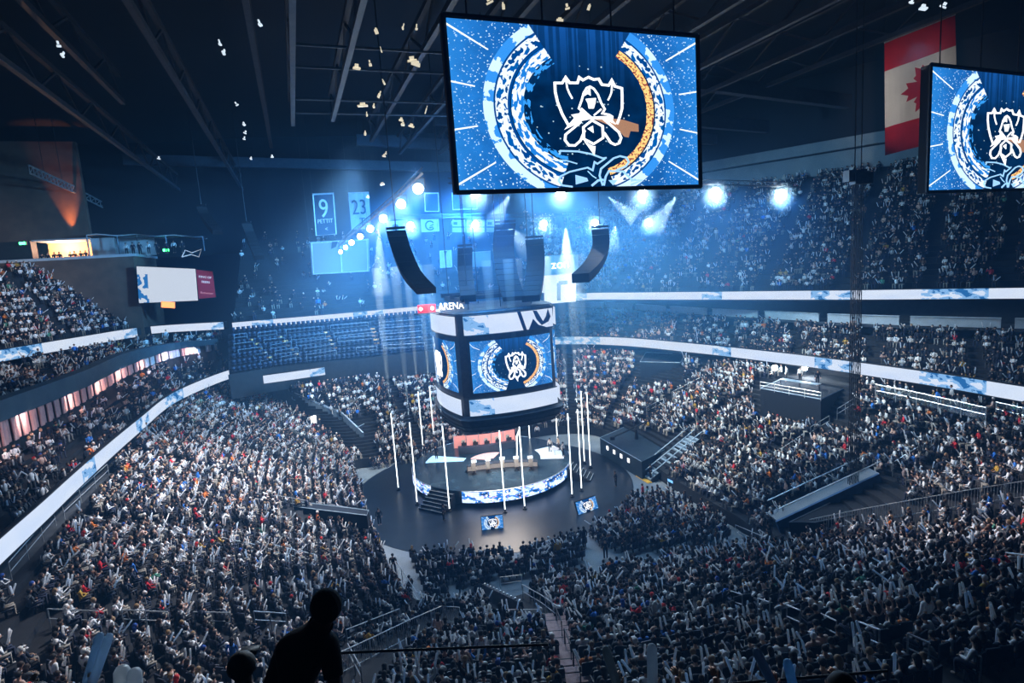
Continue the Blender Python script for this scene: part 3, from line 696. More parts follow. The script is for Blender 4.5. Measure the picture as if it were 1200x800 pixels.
# "ARENA" lettering with the red panel, on the crown at left
q = aty(521, 359.5, 56); t = thing('arena_sign', 'red and white lettered arena sign at the upper left of the scoreboard', 'sign', q)
xd = (PX*.9+AX*(-.25)).normalized(); text('ARENA', .95, frame(q+PX*.65, xd, (0, 0, 1)), mat('letters_lit', (.9, .9, .9), emis=(1, 1, 1), es=2.), t, sx=.8)
r0 = q-PX*1.75; MB().bar(r0-xd*.85, r0+xd*.85, .15, .75).build('red_panel', mat('red_lit', (.6, .02, .03), emis=(1., .03, .06), es=1.3), t)
MB().bar(q-xd*3-Vector((0, 0, .5)), q+xd*2.6-Vector((0, 0, .5)), .1, .1).build('rail', 'steel_dark', t)
MB().ball(r0-xd*.5+Vector((-.05, -.15, 0)), .17).ball(r0+xd*.6+Vector((-.05, -.15, 0)), .17).build('lamp', mat('glow_blob_white', (1, 1, 1), emis=(1, 1, 1), es=4.), t)  # glowing balls stand in for white glow on the red panel, not lamps

# ---------------- stage
DZ = 1.6
qa, qb = atz(487, 541, DZ), atz(668, 537, DZ); SCN = (qa+qb)/2; SCN.z = 0; SR = (qa-qb).length/2
disc = (atz(425, 567, 0)+atz(743, 571, 0))/2; disc.z = 0
MB().lathe(disc, [(15.0, .0), (15.0, .03)], 64).build('stage_floor_mat', 'mat_black', label='large round black floor covering under and around the stage', cat='floor mat')
STG = thing('stage', 'round raised stage with a lit graphic rim under the scoreboard', 'stage', SCN)
MB().lathe(SCN, [(SR-.5, .03), (SR-.4, .35), (SR-.05, .35), (SR-.05, DZ-.05), (SR-.02, DZ)], 72).build('deck', noisy('deck_dark', (.015, .03, .05), (.03, .06, .09), .6, .25), STG)
def arc(c, r, a0_, a1_, n, z): return [Vector((c.x+r*math.cos(a0_+(a1_-a0_)*i/n), c.y+r*math.sin(a0_+(a1_-a0_)*i/n), z)) for i in range(n+1)]
m, e, u, v = emis_mat('rim_graphic', 1.7)
n1 = xnoise(xvec(u*16., v*2.), 1., detail=4.); n2 = xnoise(xvec(u*60., v*5.), 1., detail=2.)
cc = xmix(n1 > .5, (.42, .58, .95), (.02, .14, .5)); cc = xmix((n1 > .58), cc, (.005, .03, .12)); cc = xmix((n2 > .62), cc, (.95, .97, 1.)); cc = xmix((n2 < .34)*(n1 > .45), cc, (.8, .3, .25))
X.nt.links.new(cc.v, e.inputs['Color'])
for a0_, a1_, nm in ((math.radians(-108), math.radians(8), 'front_led_rim'), (math.radians(-182), math.radians(-133), 'left_led_rim'), (math.radians(60), math.radians(150), 'rear_led_rim')):
    lo = arc(SCN, SR+.03, a0_, a1_, 40, .42); hi = arc(SCN, SR+.03, a0_, a1_, 40, DZ-.04); mb = MB().grid([lo, hi]); nn = 41
    mb.build(nm, m, STG, uv=[(i/40*(a1_-a0_)/2.0, w) for w in (0, 1) for i in range(nn)])
    MB().tube(arc(SCN, SR+.03, a0_, a1_, 40, DZ), .05, 5).build('rim_edge', 'rail', STG)
def steps(ang, n, w, name='stair', r0_=SR):
    d = Vector((math.cos(ang), math.sin(ang), 0)); mb = MB(); s = Vector((-d.y, d.x, 0))
    for k in range(n):
        z = DZ-(k+1)*DZ/(n+1); c = SCN+d*(r0_+.18+.36*k); mb.boxm(frame(c+Vector((0, 0, z/2)), s, (0, 0, 1)), w, z, .36)
    nb = MB()
    for k in range(n): z = DZ-(k+1)*DZ/(n+1); c = SCN+d*(r0_+.34+.36*k)+Vector((0, 0, z+.02)); nb.bar(c-s*w/2, c+s*w/2, .05, .04)
    o = mb.build(name, 'dark', STG); nb.build('nosing', 'rail', STG)
steps(math.radians(-122), 6, 3.); steps(math.radians(-18), 7, 2.)
# deck inlays
def sect(r0_, r1_, a0_, a1_, z, m, name, parent=STG, h=.04, c=SCN):
    n = 16; mb = MB(); A_ = arc(c, r0_, a0_, a1_, n, z); B_ = arc(c, r1_, a0_, a1_, n, z); A2 = arc(c, r0_, a0_, a1_, n, z+h); B2 = arc(c, r1_, a0_, a1_, n, z+h)
    mb.grid([list(q) for q in zip(A_, B_, B2, A2)], True); return mb.build(name, m, parent)
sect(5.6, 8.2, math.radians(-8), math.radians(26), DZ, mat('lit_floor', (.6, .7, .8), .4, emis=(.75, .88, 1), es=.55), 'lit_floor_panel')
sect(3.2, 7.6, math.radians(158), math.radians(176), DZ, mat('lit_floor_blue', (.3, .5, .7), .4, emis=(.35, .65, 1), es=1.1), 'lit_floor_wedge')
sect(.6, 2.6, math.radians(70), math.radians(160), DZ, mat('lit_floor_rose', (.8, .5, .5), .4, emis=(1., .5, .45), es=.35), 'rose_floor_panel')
# game desks, monitors, chairs
mat('desk_dark', (.03, .04, .06), .35); mat('monitor', (.02, .02, .02), .3)
scr = mat('monitor_glow', (.6, .7, .8), emis=(.7, .85, 1), es=1.1)
def desk(name, label, px0, px1, back, mrose):
    a, b = atz(*px0, DZ), atz(*px1, DZ); d = (b-a).normalized(); n = Vector((-d.y, d.x, 0))*back
    t = thing(name, label, 'desk', (a+b)/2, 'game desks on the stage')
    L = (b-a).length; N = 10; bow = lambda f: .5*(1-(2*f-1)**2)
    fr = [a.lerp(b, i/N)-n*bow(i/N) for i in range(N+1)]; bk = [v+n*.75 for v in fr]
    up = lambda c, z: [Vector((v.x, v.y, DZ+z)) for v in c]
    MB().grid([list(q) for q in zip(up(fr, .72), up(bk, .72), up(bk, .78), up(fr, .78))], True).build('desk_top', 'desk_dark', t)
    MB().grid([list(q) for q in zip(up(fr, .0), up([v+n*.06 for v in fr], .0), up([v+n*.06 for v in fr], .72), up(fr, .72))], True).build('front_panel', 'desk_dark' if back > 0 else mrose, t)
    if back > 0:
        bp_ = [v+n*2.4+(v-a.lerp(b, .5))*.12 for v in fr]; w_ = thing('lit_backdrop', 'low curved rose-lit backdrop wall behind the rear game desk', 'backdrop', bp_[5]); MB().grid([list(q) for q in zip(up(bp_, .0), up([v+n*.15 for v in bp_], .0), up([v+n*.15 for v in bp_], 1.5), up(bp_, 1.5))], True).build('wall', mrose, w_)
        for i in range(0, N, 2): MB().bar(Vector((*bp_[i].xy, DZ)), Vector((*bp_[i].xy, DZ+1.6)), .1, .1).build('post', 'rail', w_)
    for i in (0, N): MB().bar(Vector((*fr[i].xy, DZ+.36)), Vector((*bk[i].xy, DZ+.36)), .06, .72).build('side_panel', 'desk_dark', t)
    pos = []
    for k in range(5):
        f = (k+.5)/5; p0 = a.lerp(b, f)-n*bow(f)
        mo = thing('monitor', 'monitor %s on the %s' % (['at the left end', 'second from left', 'in the middle', 'second from right', 'at the right end'][k], label.split(' with')[0].split(' before')[0]), 'monitor', p0+n*.25+Vector((0, 0, DZ+.78-DZ+0)), 'monitors on the game desks')
        c = Vector((p0.x, p0.y, DZ+.78))+n*.28
        MB().box(c+Vector((0, 0, .01)), (.28, .2, .02), math.atan2(d.y, d.x)).bar(c, c+Vector((0, 0, .2)), .05, .05).build('stand', 'monitor', mo)
        MB().boxm(frame(c+Vector((0, 0, .34)), d, (0, 0, 1)), .62, .36, .04).build('casing', 'monitor', mo)
        MB().boxm(frame(c+Vector((0, 0, .34))+n*.03, d, (0, 0, 1)), .58, .32, .01).build('screen', scr, mo)
        pos.append((Vector((p0.x, p0.y, DZ))+n*1.25, math.atan2(-n.y, -n.x)))
    return pos
rose_p = mat('desk_rose', (.8, .3, .28), .5, emis=(1., .38, .34), es=.45); pale_p = mat('desk_pale', (.7, .7, .75), .5, emis=(.9, .8, .75), es=.3)
POS_BACK = desk('game_desk', 'rear game desk before the low rose-lit wall on the stage', (538, 532), (604, 524), 1, rose_p)
POS_FRONT = desk('game_desk', 'front game desk with a pale lit front, on the stage', (548, 552), (630, 546), -1, pale_p)
# lit arch beside the rear desk
g0 = atz(606, 534, DZ); t = thing('light_arch', 'lit pale frame standing at the right end of the rear game desk', 'arch', g0)
MB().tube([g0, g0+Vector((.1, 0, 2.3)), g0+PX*.9+AX*1.2+Vector((0, 0, 2.6)), g0+PX*1.0+AX*1.3], .09, 6).build('tube', mat('frame_lit', (.9, .9, .9), emis=(.85, .93, 1), es=1.6), t)
# caster desk at right on the lit floor
g = atz(650, 533, DZ); t = thing('caster_table', 'small white round table on the bright floor at the stage right', 'table', g)
MB().lathe((g.x, g.y, DZ), [(.25, .04), (.06, .08), (.06, .7), (.55, .72), (.55, .76)], 16).build('table', mat('white_gloss', (.8, .8, .8), .3), t)
# floor monitors with the crest
for i, (x0, y0, x1, y1, L) in enumerate(((565, 621, 590, 618, 'low slanted monitor with the crest on the black floor, in front of the stage'), (678, 603, 701, 595, 'low slanted monitor with the crest on the floor right of the stage'))):
    a, b = atz(x0, y0, .05), atz(x1, y1, .05); d = b-a; xd = d.normalized(); n = Vector((xd.y, -xd.x, 0)); t = thing('floor_monitor', L, 'screen', (a+b)/2, None)
    upv = (Vector((0, 0, 1))*.9-n*.35).normalized(); Hh = 1.15
    f = lambda u, v, dd: a.lerp(b, u+.5)+upv*((v+.5)*Hh)+n*(.03+dd)
    MB().prism([(-.52, -.52), (.52, -.52), (.52, .54), (-.52, .54)], lambda u, v, dd: f(u, v, -.03-dd), .15).build('casing', 'black', t)
    MB().add([f(-.5, -.5, 0), f(.5, -.5, 0), f(.5, .5, 0), f(-.5, .5, 0)], [(0, 1, 2, 3)]).build('display', 'screen_graphic', t, uv=[(0, 0), (1, 0), (1, 1), (0, 1)])
    strokes(EM, EF, lambda X_, Y_: (em_uv(X_, Y_)[0]*1.3, em_uv(X_, Y_)[1]*1.3), f, 1.8*105/800/192, MB(), .02).build('emblem', em_w, t)
    for s in (-.4, .4): q = a.lerp(b, s+.5)-n*.25; MB().bar(Vector((q.x, q.y, .03)), a.lerp(b, s+.5)+upv*.6, .06, .06).build('leg', 'black', t)
# upright light tubes round the stage
tub = mat('tube_glow', (.9, .95, 1), emis=(.85, .94, 1), es=2.0)
TUBES = [(467, 574), (489, 591), (497, 537), (510, 529), (527, 599), (592, 600), (615, 596), (670.6, 582), (681.6, 575), (685, 543), (692, 548), (654, 530), (621.6, 527)]
side = ['outermost left', 'second from left', 'rear left, taller gap', 'rear left, nearer the scoreboard', 'front left by the stairs', 'front middle, left of the pair', 'front middle, right of the pair', 'right front', 'right, just behind the front one', 'rear right, left of two', 'rear right, outermost', 'rear, at the right stage edge', 'rear, directly behind the desks']
TB_ = []
for (x, y), s in zip(TUBES, side):
    q = atz(x, y, .05); t = thing('light_tube', 'slim upright white light tube by the stage, '+s, 'light', q, 'upright light tubes round the stage')
    MB().lathe(q, [(.22, -.02), (.22, .08), (.08, .1), (.08, .3)], 10).build('base', 'black', t)
    MB().tube([q+Vector((0, 0, .3)), q+Vector((0, 0, 8.6))], .055, 8).build('tube', tub, t); TB_.append(q)
# ---------------- rig: trusses and lamps
lamp_m = mat('lamp_lens', (1, 1, 1), emis=(.82, .92, 1), es=60.)
LAMPS = []
def tri_truss(pts, name, label, w=.5, parent=None, mat_='steel_dark', grp=None):
    t = parent or thing(name, label, 'truss', pts[0], grp); mb = MB(); wb = MB()
    off = [Vector((0, 0, w*.6)), Vector((0, w/2, -w*.3)), Vector((0, -w/2, -w*.3))]
    for o in off: mb.tube([p+o for p in pts], .05, 5)
    for i in range(len(pts)-1):
        L = (pts[i+1]-pts[i]).length; n = max(1, int(L/.8))
        for k in range(n):
            a, b = pts[i].lerp(pts[i+1], k/n), pts[i].lerp(pts[i+1], (k+1)/n)
            for j in range(3): wb.bar(a+off[j], b+off[(j+1) % 3], .03, .03)
    mb.build('chord', mat_, t); wb.build('lacing', mat_, t); return t
rowA = [(557, 226), (657, 226), (753, 227), (838, 226), (915, 228)]; YA = [54, 55, 57, 60, 63]
rowB = [(481, 264), (557, 263), (637, 262), (697, 261), (760, 260)]; YB = [72, 72, 73, 74, 75]
rowC = [(490, 221), (470, 239), (449, 256), (434, 268), (422, 277), (412, 284), (405, 290), (399, 295)]; YC = [50, 54, 58, 62, 66, 70, 74, 78]
lab = {'A': ['far left lamp of the upper row of bright lamps, under the screen', 'bright lamp below the middle of the big hanging screen', 'bright lamp below the right end of the big hanging screen', 'big bright lamp right of the hanging screen, left of two', 'big bright lamp right of the hanging screen, right of two'],
       'B': ['leftmost lamp of the lower straight row, left of the scoreboard', 'second lamp of the lower straight row', 'middle lamp of the lower straight row', 'fourth lamp of the lower straight row', 'rightmost lamp of the lower straight row'],
       'C': ['topmost and largest lamp of the curved slanting truss', 'second lamp down the curved slanting truss', 'third lamp down the curved slanting truss', 'fourth lamp down the curved slanting truss', 'fifth lamp down the curved slanting truss', 'sixth lamp down the curved slanting truss', 'seventh lamp down the curved slanting truss', 'lowest and smallest lamp of the curved slanting truss']}
def lamp(q, label, r, grp, k=1.):
    t = thing('stage_lamp', label, 'lamp', q, grp); v = (Vector((0, 0, CAMZ))-q).normalized()
    b = q-v*.05
    MB().tube([b-v*.5, b-v*.1, b], [r*.7, r*1.15, r*1.2], 12).build('housing', 'steel_dark', t)
    MB().ball(q+v*r*.3, r, 12, 8).build('lens', lamp_m, t)
    x = Vector((v.y, -v.x, 0)).normalized()
    MB().tube([q-x*r*1.4-v*.2, q-x*r*1.4-v*.2+Vector((0, 0, r*2)), q+x*r*1.4-v*.2+Vector((0, 0, r*2)), q+x*r*1.4-v*.2], .04, 5).build('yoke', 'steel_dark', t)
    l = bpy.data.lights.new('lamp_light', 'SPOT'); l.spot_size = math.radians(165); l.spot_blend = .6; l.energy = 2600*k; l.color = (.22, .52, 1.); l.shadow_soft_size = r; o = bpy.data.objects.new('lamp_light', l); COL.objects.link(o); o.location = q+v*(r*2.2); o.rotation_euler = Vector((v.x*.5, v.y*.5, -1.)).to_track_quat('-Z', 'Y').to_euler(); LAMPS.append(o)
for row, Y, kk, r_ in ((rowA, YA, 'A', .42), (rowB, YB, 'B', .4), (rowC, YC, 'C', .38)):
    P = [aty(x, y, Yk) for (x, y), Yk in zip(row, Y)]
    for i, q in enumerate(P): lamp(q, lab[kk][i], r_*(1 if kk != 'C' else (1.1-.07*i)) * (1.25 if kk == 'A' and i > 2 else 1), 'bright lamps hung over the stage', (1.6 if kk == 'A' and i > 2 else 1.) * (.35 if kk == 'C' and i > 2 else 1))
    ext = [P[0]+(P[0]-P[1])*.3]+P+[P[-1]+(P[-1]-P[-2])*.3]
    tri_truss([v+Vector((0, 0, 1.0)) for v in ext], 'lighting_truss', {'A': 'long straight lighting truss carrying the upper row of lamps', 'B': 'straight lighting truss carrying the lower row of lamps', 'C': 'curved lighting truss slanting down to the left with eight lamps'}[kk])
# ---------------- hung loudspeaker columns
def line_array(label, pts, w, d, n):
    t = thing('line_array_speaker', label, 'loudspeaker', pts[-1], 'hung columns of loudspeakers')
    c = resample(cat_rom(pts, 20, False), n+1)
    for i in range(n):
        mid = (c[i]+c[i+1])/2; dz = (c[i+1]-c[i]); v = (Vector((0, 0, CAMZ))-mid); v.z = 0; v.normalize(); x = Vector((v.y, -v.x, 0))
        up = -dz.normalized(); z = x.cross(up).normalized(); M = Matrix(((x.x, up.x, z.x, 0), (x.y, up.y, z.y, 0), (x.z, up.z, z.z, 0), (0, 0, 0, 1))); M.translation = mid
        mb = MB().boxm(M, w, dz.length*.92, d); mb.boxm(M @ Matrix.Translation((0, 0, d/2)), w*.8, dz.length*.6, .04); mb.build('cabinet', mat('array_black', (.004, .005, .008), .7), t)
    MB().tube([c[0], Vector((c[0].x, c[0].y, 45.9))], .05, 5).build('hanging_cable', 'steel_dark', t); MB().box(c[0]+Vector((0, 0, .2)), (w, .3, .2)).build('fly_bar', 'steel_dark', t)
Yp = 56
line_array('dark curved loudspeaker column hung left of the scoreboard top', [aty(464, 270, 48), aty(471, 295, 48), aty(483, 322, 47.5), aty(500, 341, 47)], 1.55, 1.1, 12)
line_array('large dark loudspeaker column hung over the scoreboard middle', [aty(592, 262, Yp), aty(590, 290, Yp), aty(594, 322, Yp-1), aty(602, 350, Yp-2)], 2.0, 1.1, 13)
line_array('dark loudspeaker column hung over the scoreboard, right of the middle one', [aty(626, 280, Yp), aty(628, 305, Yp), aty(626, 330, Yp-1), aty(622, 350, Yp-2)], 1.7, 1.1, 11)
line_array('dark curved loudspeaker column hung right of the scoreboard', [aty(703, 268, Yp), aty(704, 290, Yp), aty(694, 312, Yp-1), aty(680, 326, Yp-2)], 1.6, 1.1, 11)
line_array('dark loudspeaker column hung over the left side of the scoreboard', [aty(545, 290, Yp), aty(545, 315, Yp), aty(547, 335, Yp-1), aty(549, 350, Yp-2)], 1.4, 1., 9)
line_array('small loudspeaker column far left, nearer the barred windows', [aty(236, 242, 80), aty(240, 252, 80), aty(247, 262, 79), aty(255, 272, 78)], 1.2, .8, 9)
line_array('small loudspeaker column far left, nearer the number nine banner', [aty(289, 262, 80), aty(293, 274, 80), aty(298, 288, 79), aty(304, 302, 78)], 1.2, .8, 9)
# ---------------- banners
noisy('banner_navy', (.02, .05, .1), (.03, .07, .13), .8, .8); noisy('banner_white', (.34, .38, .44), (.42, .46, .52), .8, .8)
def banner(name, label, cat, px, Y, m, border=None, wave=.05, thick=.05, grp=None):
    c = [aty(x, y, Y) for x, y in px]; t = thing(name, label, cat, (c[2]+c[3])/2, grp)
    N = 10; g = lambda u, v: c[0].lerp(c[1], u).lerp(c[3].lerp(c[2], u), v)
    f = lambda u, v, d: g(u, v)+Vector((0, -1, 0))*(wave*math.sin(u*5+v*2)+.0+d)
    A_ = [[f(i/N, j/N, 0) for i in range(N+1)] for j in range(N+1)]; B_ = [[f(i/N, j/N, -thick) for i in range(N+1)] for j in range(N+1)]
    mb = MB().grid(A_).grid(B_); mb.build('cloth', m, t)
    MB().tube([c[0], c[1]], .07, 6).build('top_bar', 'rail', t)
    for q in (c[0], c[1]): MB().tube([q, Vector((q.x, q.y, 45.9))], .02, 4).build('cord', 'steel_dark', t)
    if border:
        b = MB(); e = [f(u, v, .06) for u, v in ((.03, .02), (.97, .02), (.97, .98), (.03, .98), (.03, .02))]; b.tube(e, .09, 4); b.build('border', border, t)
    return t, c, f
pw = mat('print_white', (.7, .78, .85), .6); pn = mat('print_navy', (.01, .03, .06), .6)
lt = lambda t, c, f, s, u, v, sz, m, sx=1.: text(s, sz, frame(f(u, v, .25), (1, 0, 0), (0, 0, 1)), m, t, sx=sx)
t, c, f = banner('number_banner', 'dark banner with a white number 9 hung above the far stand', 'banner', ((366, 227), (391, 226), (395, 275), (370, 277)), 84, 'banner_navy', pw)
lt(t, c, f, '9', .5, .38, 3.6, pw, .8); lt(t, c, f, 'PETTIT', .52, .66, .8, pw, .9); lt(t, c, f, '<', .55, .85, .8, pw)
t, c, f = banner('number_banner', 'white banner with a dark number 23, right of the number 9 banner', 'banner', ((408, 226), (432, 225), (435, 268), (412, 269)), 84, 'banner_white')
lt(t, c, f, '23', .5, .42, 2.9, pn, .75); lt(t, c, f, 'T', .6, .8, 1.4, pn)
def partial(name, label, px, m, Y=84, b=None): return banner(name, label, 'banner', px, Y, m, b)
t, c, f = partial('team_banner', 'white banner with a dark round crest, right one near the rig', ((493, 257), (514, 257), (515, 271), (494, 272)), 'banner_white')
q = f(.5, .5, .12); MB().tube([q+Vector((.62*math.cos(a_), 0, .62*math.sin(a_))) for a_ in np.linspace(.6, 5.6, 14)], .1, 5).tube([q+Vector((.5, 0, .1)), q, q+Vector((.45, 0, -.25)), q+Vector((-.1, 0, -.3))], .1, 5).build('crest', pn, t)
t, c, f = partial('team_banner', 'white banner with a dark ball crest, left one near the rig', ((453, 260), (478, 258), (479, 273), (454, 274)), 'banner_white')
q = f(.4, .5, .12); MB().lathe(q, [(.01, -.5), (.4, -.35), (.5, 0), (.4, .35), (.01, .5)], 10).build('crest', pn, t)
partial('team_banner', 'pale number banner behind the rig, left of the hanging screen corner', ((497, 226), (514, 226), (515, 248), (498, 248)), 'banner_navy', b=pw)
partial('team_banner', 'dim wide banner under the left corner of the hanging screen', ((529, 226), (560, 226), (560, 245), (530, 246)), 'banner_navy', b=pw)
for i, (x0, x1) in enumerate(((530, 545), (547, 568), (570, 586))):
    t, c, f = partial('team_banner', ['white and navy striped banner, left of three below the hanging screen', 'white and navy striped banner, middle of three below the hanging screen', 'white and navy striped banner, right of three below the hanging screen'][i], ((x0, 258), (x1, 258), (x1, 272), (x0, 272)), 'banner_white')
    MB().prism([(.02, .52), (.98, .52), (.98, .62), (.02, .62)], f, .1).prism([(.1, .15), (.4, .15), (.4, .38), (.1, .38)], f, .1).build('stripe', pn, t)
t, c, f = partial('pennant_banner', 'small white banner with a dark notch above the scoreboard left', ((515, 294), (529, 293), (530, 313), (516, 314)), 'banner_white', b=pw)
MB().prism([(.35, .02), (.65, .02), (.5, .3)], f, .1).build('notch', pn, t)
partial('pennant_banner', 'dim pale banner above the scoreboard between the speaker columns', ((549, 296), (575, 294), (575, 312), (550, 313)), mat('banner_grey', (.25, .34, .44), .8))
# pale board below 9 and 23, and the bright one right of the scoreboard
t, c, f = partial('hanging_board', 'large pale blank board hung below the number banners', ((363, 284), (432, 280), (433, 318), (366, 322)), mat('board_pale', (.2, .26, .34), .7, emis=(.3, .5, .75), es=.12), b=pw)
MB().bar(f(.52, .02, .1), f(.52, .98, .1), .1, .1).build('mullion', pw, t)
MB().prism([(.38, .02), (.48, .02), (.44, .18), (.36, .24)], f, .1).build('mark', pn, t)
t, c, f = banner('sponsor_board', 'bright white board with blue lettered top panel right of the scoreboard', 'board', ((630, 323), (675, 320), (675, 353), (630, 357)), 80, mat('board_bright', (.4, .5, .6), emis=(.7, .85, 1), es=.7), wave=0.)
g0, g1 = aty(628, 312, 80), aty(677, 308, 80); xd = (g1-g0).normalized()
MB().bar(g0, g1, .2, 2.6).build('top_panel', mat('panel_blue', (.05, .25, .5), emis=(.1, .4, .8), es=.4), t); text('zon', 1.7, frame(g0.lerp(g1, .58)+Vector((.0, -.2, 0)), xd, (0, 0, 1)), mat('letters_lit', (.9, .9, .9)), t)
MB().bar(f(.55, .3, .1), f(.55, .9, .1), .5, .3).bar(f(.55, .3, .1), f(.78, .3, .1), .3, .5).bar(f(.12, .6, .1), f(.12, 1.02, .1), .5, .3).build('dark_marks', pn, t)
# maple leaf flag
FY = 58
fp = ((1036.7, 50), (1119, 17), (1122, 160), (1037.5, 182)); c = [aty(x, y, FY+ (0 if x < 1060 else 3)) for x, y in fp]
t = thing('maple_leaf_flag', 'large red and white maple leaf flag hung behind the right video screen', 'flag', c[3])
def ff(u, v, d): return c[0].lerp(c[1], u).lerp(c[3].lerp(c[2], u), v)+Vector((0, -1, 0))*(.16*math.sin(u*9)*(.4+v)+d)
mred = noisy('flag_red', (.34, .004, .01), (.42, .006, .014), .7, .8); mwh = noisy('flag_white', (.55, .55, .56), (.64, .64, .65), .5, .8)
for v0, v1, m_, nm in ((0, .25, mred, 'red_band'), (.25, .75, mwh, 'white_field'), (.75, 1., mred, 'red_band')):
    N = 16; A_ = [[ff(i/N, v0+(v1-v0)*j/6, 0) for i in range(N+1)] for j in range(7)]; B_ = [[ff(i/N, v0+(v1-v0)*j/6, -.04) for i in range(N+1)] for j in range(7)]
    MB().grid(A_).grid(B_).build(nm, m_, t)
MB().tube([c[0], c[1]], .09, 6).build('top_bar', 'rail', t)
for q in (c[0], c[1]): MB().tube([q, Vector((q.x, q.y, 45.9))], .03, 4).build('cord', 'steel_dark', t)
half = [(0, 1.0), (.12, .72), (.3, .8), (.24, .38), (.38, .52), (.45, .42), (.72, .46), (.62, .26), (.72, .18), (.36, -.08), (.42, -.22), (.04, -.16), (.045, -.5)]
leaf = half+[(-x, y) for x, y in half[::-1]][:-1]
MB().prism([(.5-(y-.25)*.41, .5-x*.265) for x, y in leaf], lambda u, v, d: ff(u, v, .05+d), .03).build('leaf', mred, t)

# ---------------- right tower trusses standing on the bowl
for i, (xb, yb, xt, yt, L) in enumerate(((996, 588, 1011, 212, 'tall thin dark lattice tower at right, left of two'), (1003, 588, 1019, 215, 'tall thin dark lattice tower at right, right of two'))):
    b = atz(xb, yb, 3.2); top = aty(xt, yt, b.y)
    t = thing('lattice_tower', L, 'tower', b, 'pair of thin lattice towers at right'); s = .11
    b0 = Vector((b.x, b.y, 0)); 
    mb = MB(); wb = MB(); cs = [Vector((dx*s, dy*s, 0)) for dx, dy in ((-1, -1), (1, -1), (1, 1), (-1, 1))]
    T = Vector((b.x, b.y, top.z))
    for o in cs: mb.tube([b0+o, T+o], .03, 5)
    n = 30
    for k in range(n):
        for j in range(4): wb.bar(b0.lerp(T, k/n)+cs[j], b0.lerp(T, (k+1)/n)+cs[(j+1) % 4], .02, .02)
    mb.build('chord', 'array_black', t); wb.build('lacing', 'array_black', t); MB().box(T+Vector((0, 0, .4)), (1.3, .8, .8)).build('head', 'steel_dark', t)
    MB().tube([T+Vector((0, 0, .8)), Vector((T.x, T.y, 45.9))], .04, 4).build('hanging_cable', 'steel_dark', t)
# ---------------- people: light version for the far thousands
class LP:
    def __init__(s): s.v = []; s.f = []; s.c = []
    def tube(s, pts, rs, n, part, sx=1., sy=1., cap=True):
        mb = MB(); mb.tube(pts, rs, n, cap=cap); k = len(s.v)
        c = [Vector(p) for p in pts]
        for i, q in enumerate(mb.v):
            o = c[i//n]; q = Vector(q); d = q-o; s.v.append((o.x+d.x*sx, o.y+d.y*sy, q.z)); s.c.append(part)
        s.f += [tuple(i+k for i in f) for f in mb.f]
    def ball(s, c, r, n, m, part, sz=1.2):
        mb = MB().ball(c, r, n, m, sz); k = len(s.v); s.v += mb.v; s.c += [part]*len(mb.v); s.f += [tuple(i+k for i in f) for f in mb.f]
# joints of each pose: x right, y forward (towards the stage), z up from the tread
def pose(kind):
    P = dict(hip=(0, 0, .50), waist=(0, .01, .66), chest=(0, .03, .86), neck=(0, .04, 1.03), head=(0, .07, 1.20),
             kneeR=(.13, .42, .52), footR=(.13, .40, .08), toeR=(.13, .55, .05), kneeL=(-.13, .42, .52), footL=(-.13, .40, .08), toeL=(-.13, .55, .05),
             shR=(.19, .03, .98), shL=(-.19, .03, .98), elR=(.25, .10, .72), elL=(-.25, .10, .72), haR=(.12, .32, .66), haL=(-.12, .32, .66), st=None)
    if kind == 'clap': P.update(elR=(.26, .16, .78), elL=(-.26, .16, .78), haR=(.13, .36, .95), haL=(-.13, .36, .95), st=(((.13, .36, .88), (.05, .50, 1.42)), ((-.13, .36, .88), (-.16, .42, 1.46))))
    if kind == 'up': P.update(elR=(.33, .10, 1.12), elL=(-.33, .10, 1.12), haR=(.30, .18, 1.36), haL=(-.30, .18, 1.36), st=(((.30, .18, 1.28), (.42, .22, 1.84)), ((-.30, .18, 1.28), (-.36, .24, 1.86))))
    if kind == 'lean': P.update(chest=(0, .16, .82), neck=(0, .24, .96), head=(0, .31, 1.10), shR=(.19, .20, .93), shL=(-.19, .20, .93), elR=(.24, .36, .70), elL=(-.24, .36, .70), haR=(.05, .48, .74), haL=(-.05, .50, .72))
    if kind == 'phone': P.update(elR=(.28, .18, .80), haR=(.10, .34, 1.10), elL=(-.27, .12, .74), haL=(-.10, .32, .68))
    if kind == 'rest': P.update(st=(((.12, .32, .66), (.22, .40, 1.20)), ((-.12, .32, .66), (-.32, .50, 1.12))))
    if kind == 'cross': P.update(elR=(.25, .12, .74), elL=(-.25, .12, .74), haR=(-.08, .24, .82), haL=(.08, .22, .78))
    if kind in ('stand', 'standup', 'walk'):
        dz = .42
        P = {k: ((v[0], v[1], v[2]+dz) if v and k not in ('st',) else v) for k, v in P.items()}
        P.update(hip=(0, 0, .93), kneeR=(.11, .03, .50), footR=(.11, 0, .08), toeR=(.12, .16, .05), kneeL=(-.11, .03, .50), footL=(-.11, 0, .08), toeL=(-.12, .16, .05), elR=(.27, .0, 1.14), elL=(-.27, .0, 1.14), haR=(.27, .10, .90), haL=(-.27, .10, .90), st=None)
        if kind == 'walk': P.update(kneeR=(.1, .16, .52), footR=(.1, .24, .08), toeR=(.1, .4, .06), kneeL=(-.1, -.02, .5), footL=(-.1, -.26, .12), toeL=(-.1, -.12, .05))
        if kind == 'standup': P.update(elR=(.36, .1, 1.5), elL=(-.36, .1, 1.5), haR=(.32, .18, 1.78), haL=(-.32, .18, 1.78), st=(((.32, .18, 1.7), (.42, .22, 2.25)), ((-.32, .18, 1.7), (-.36, .24, 2.25))))
    return P
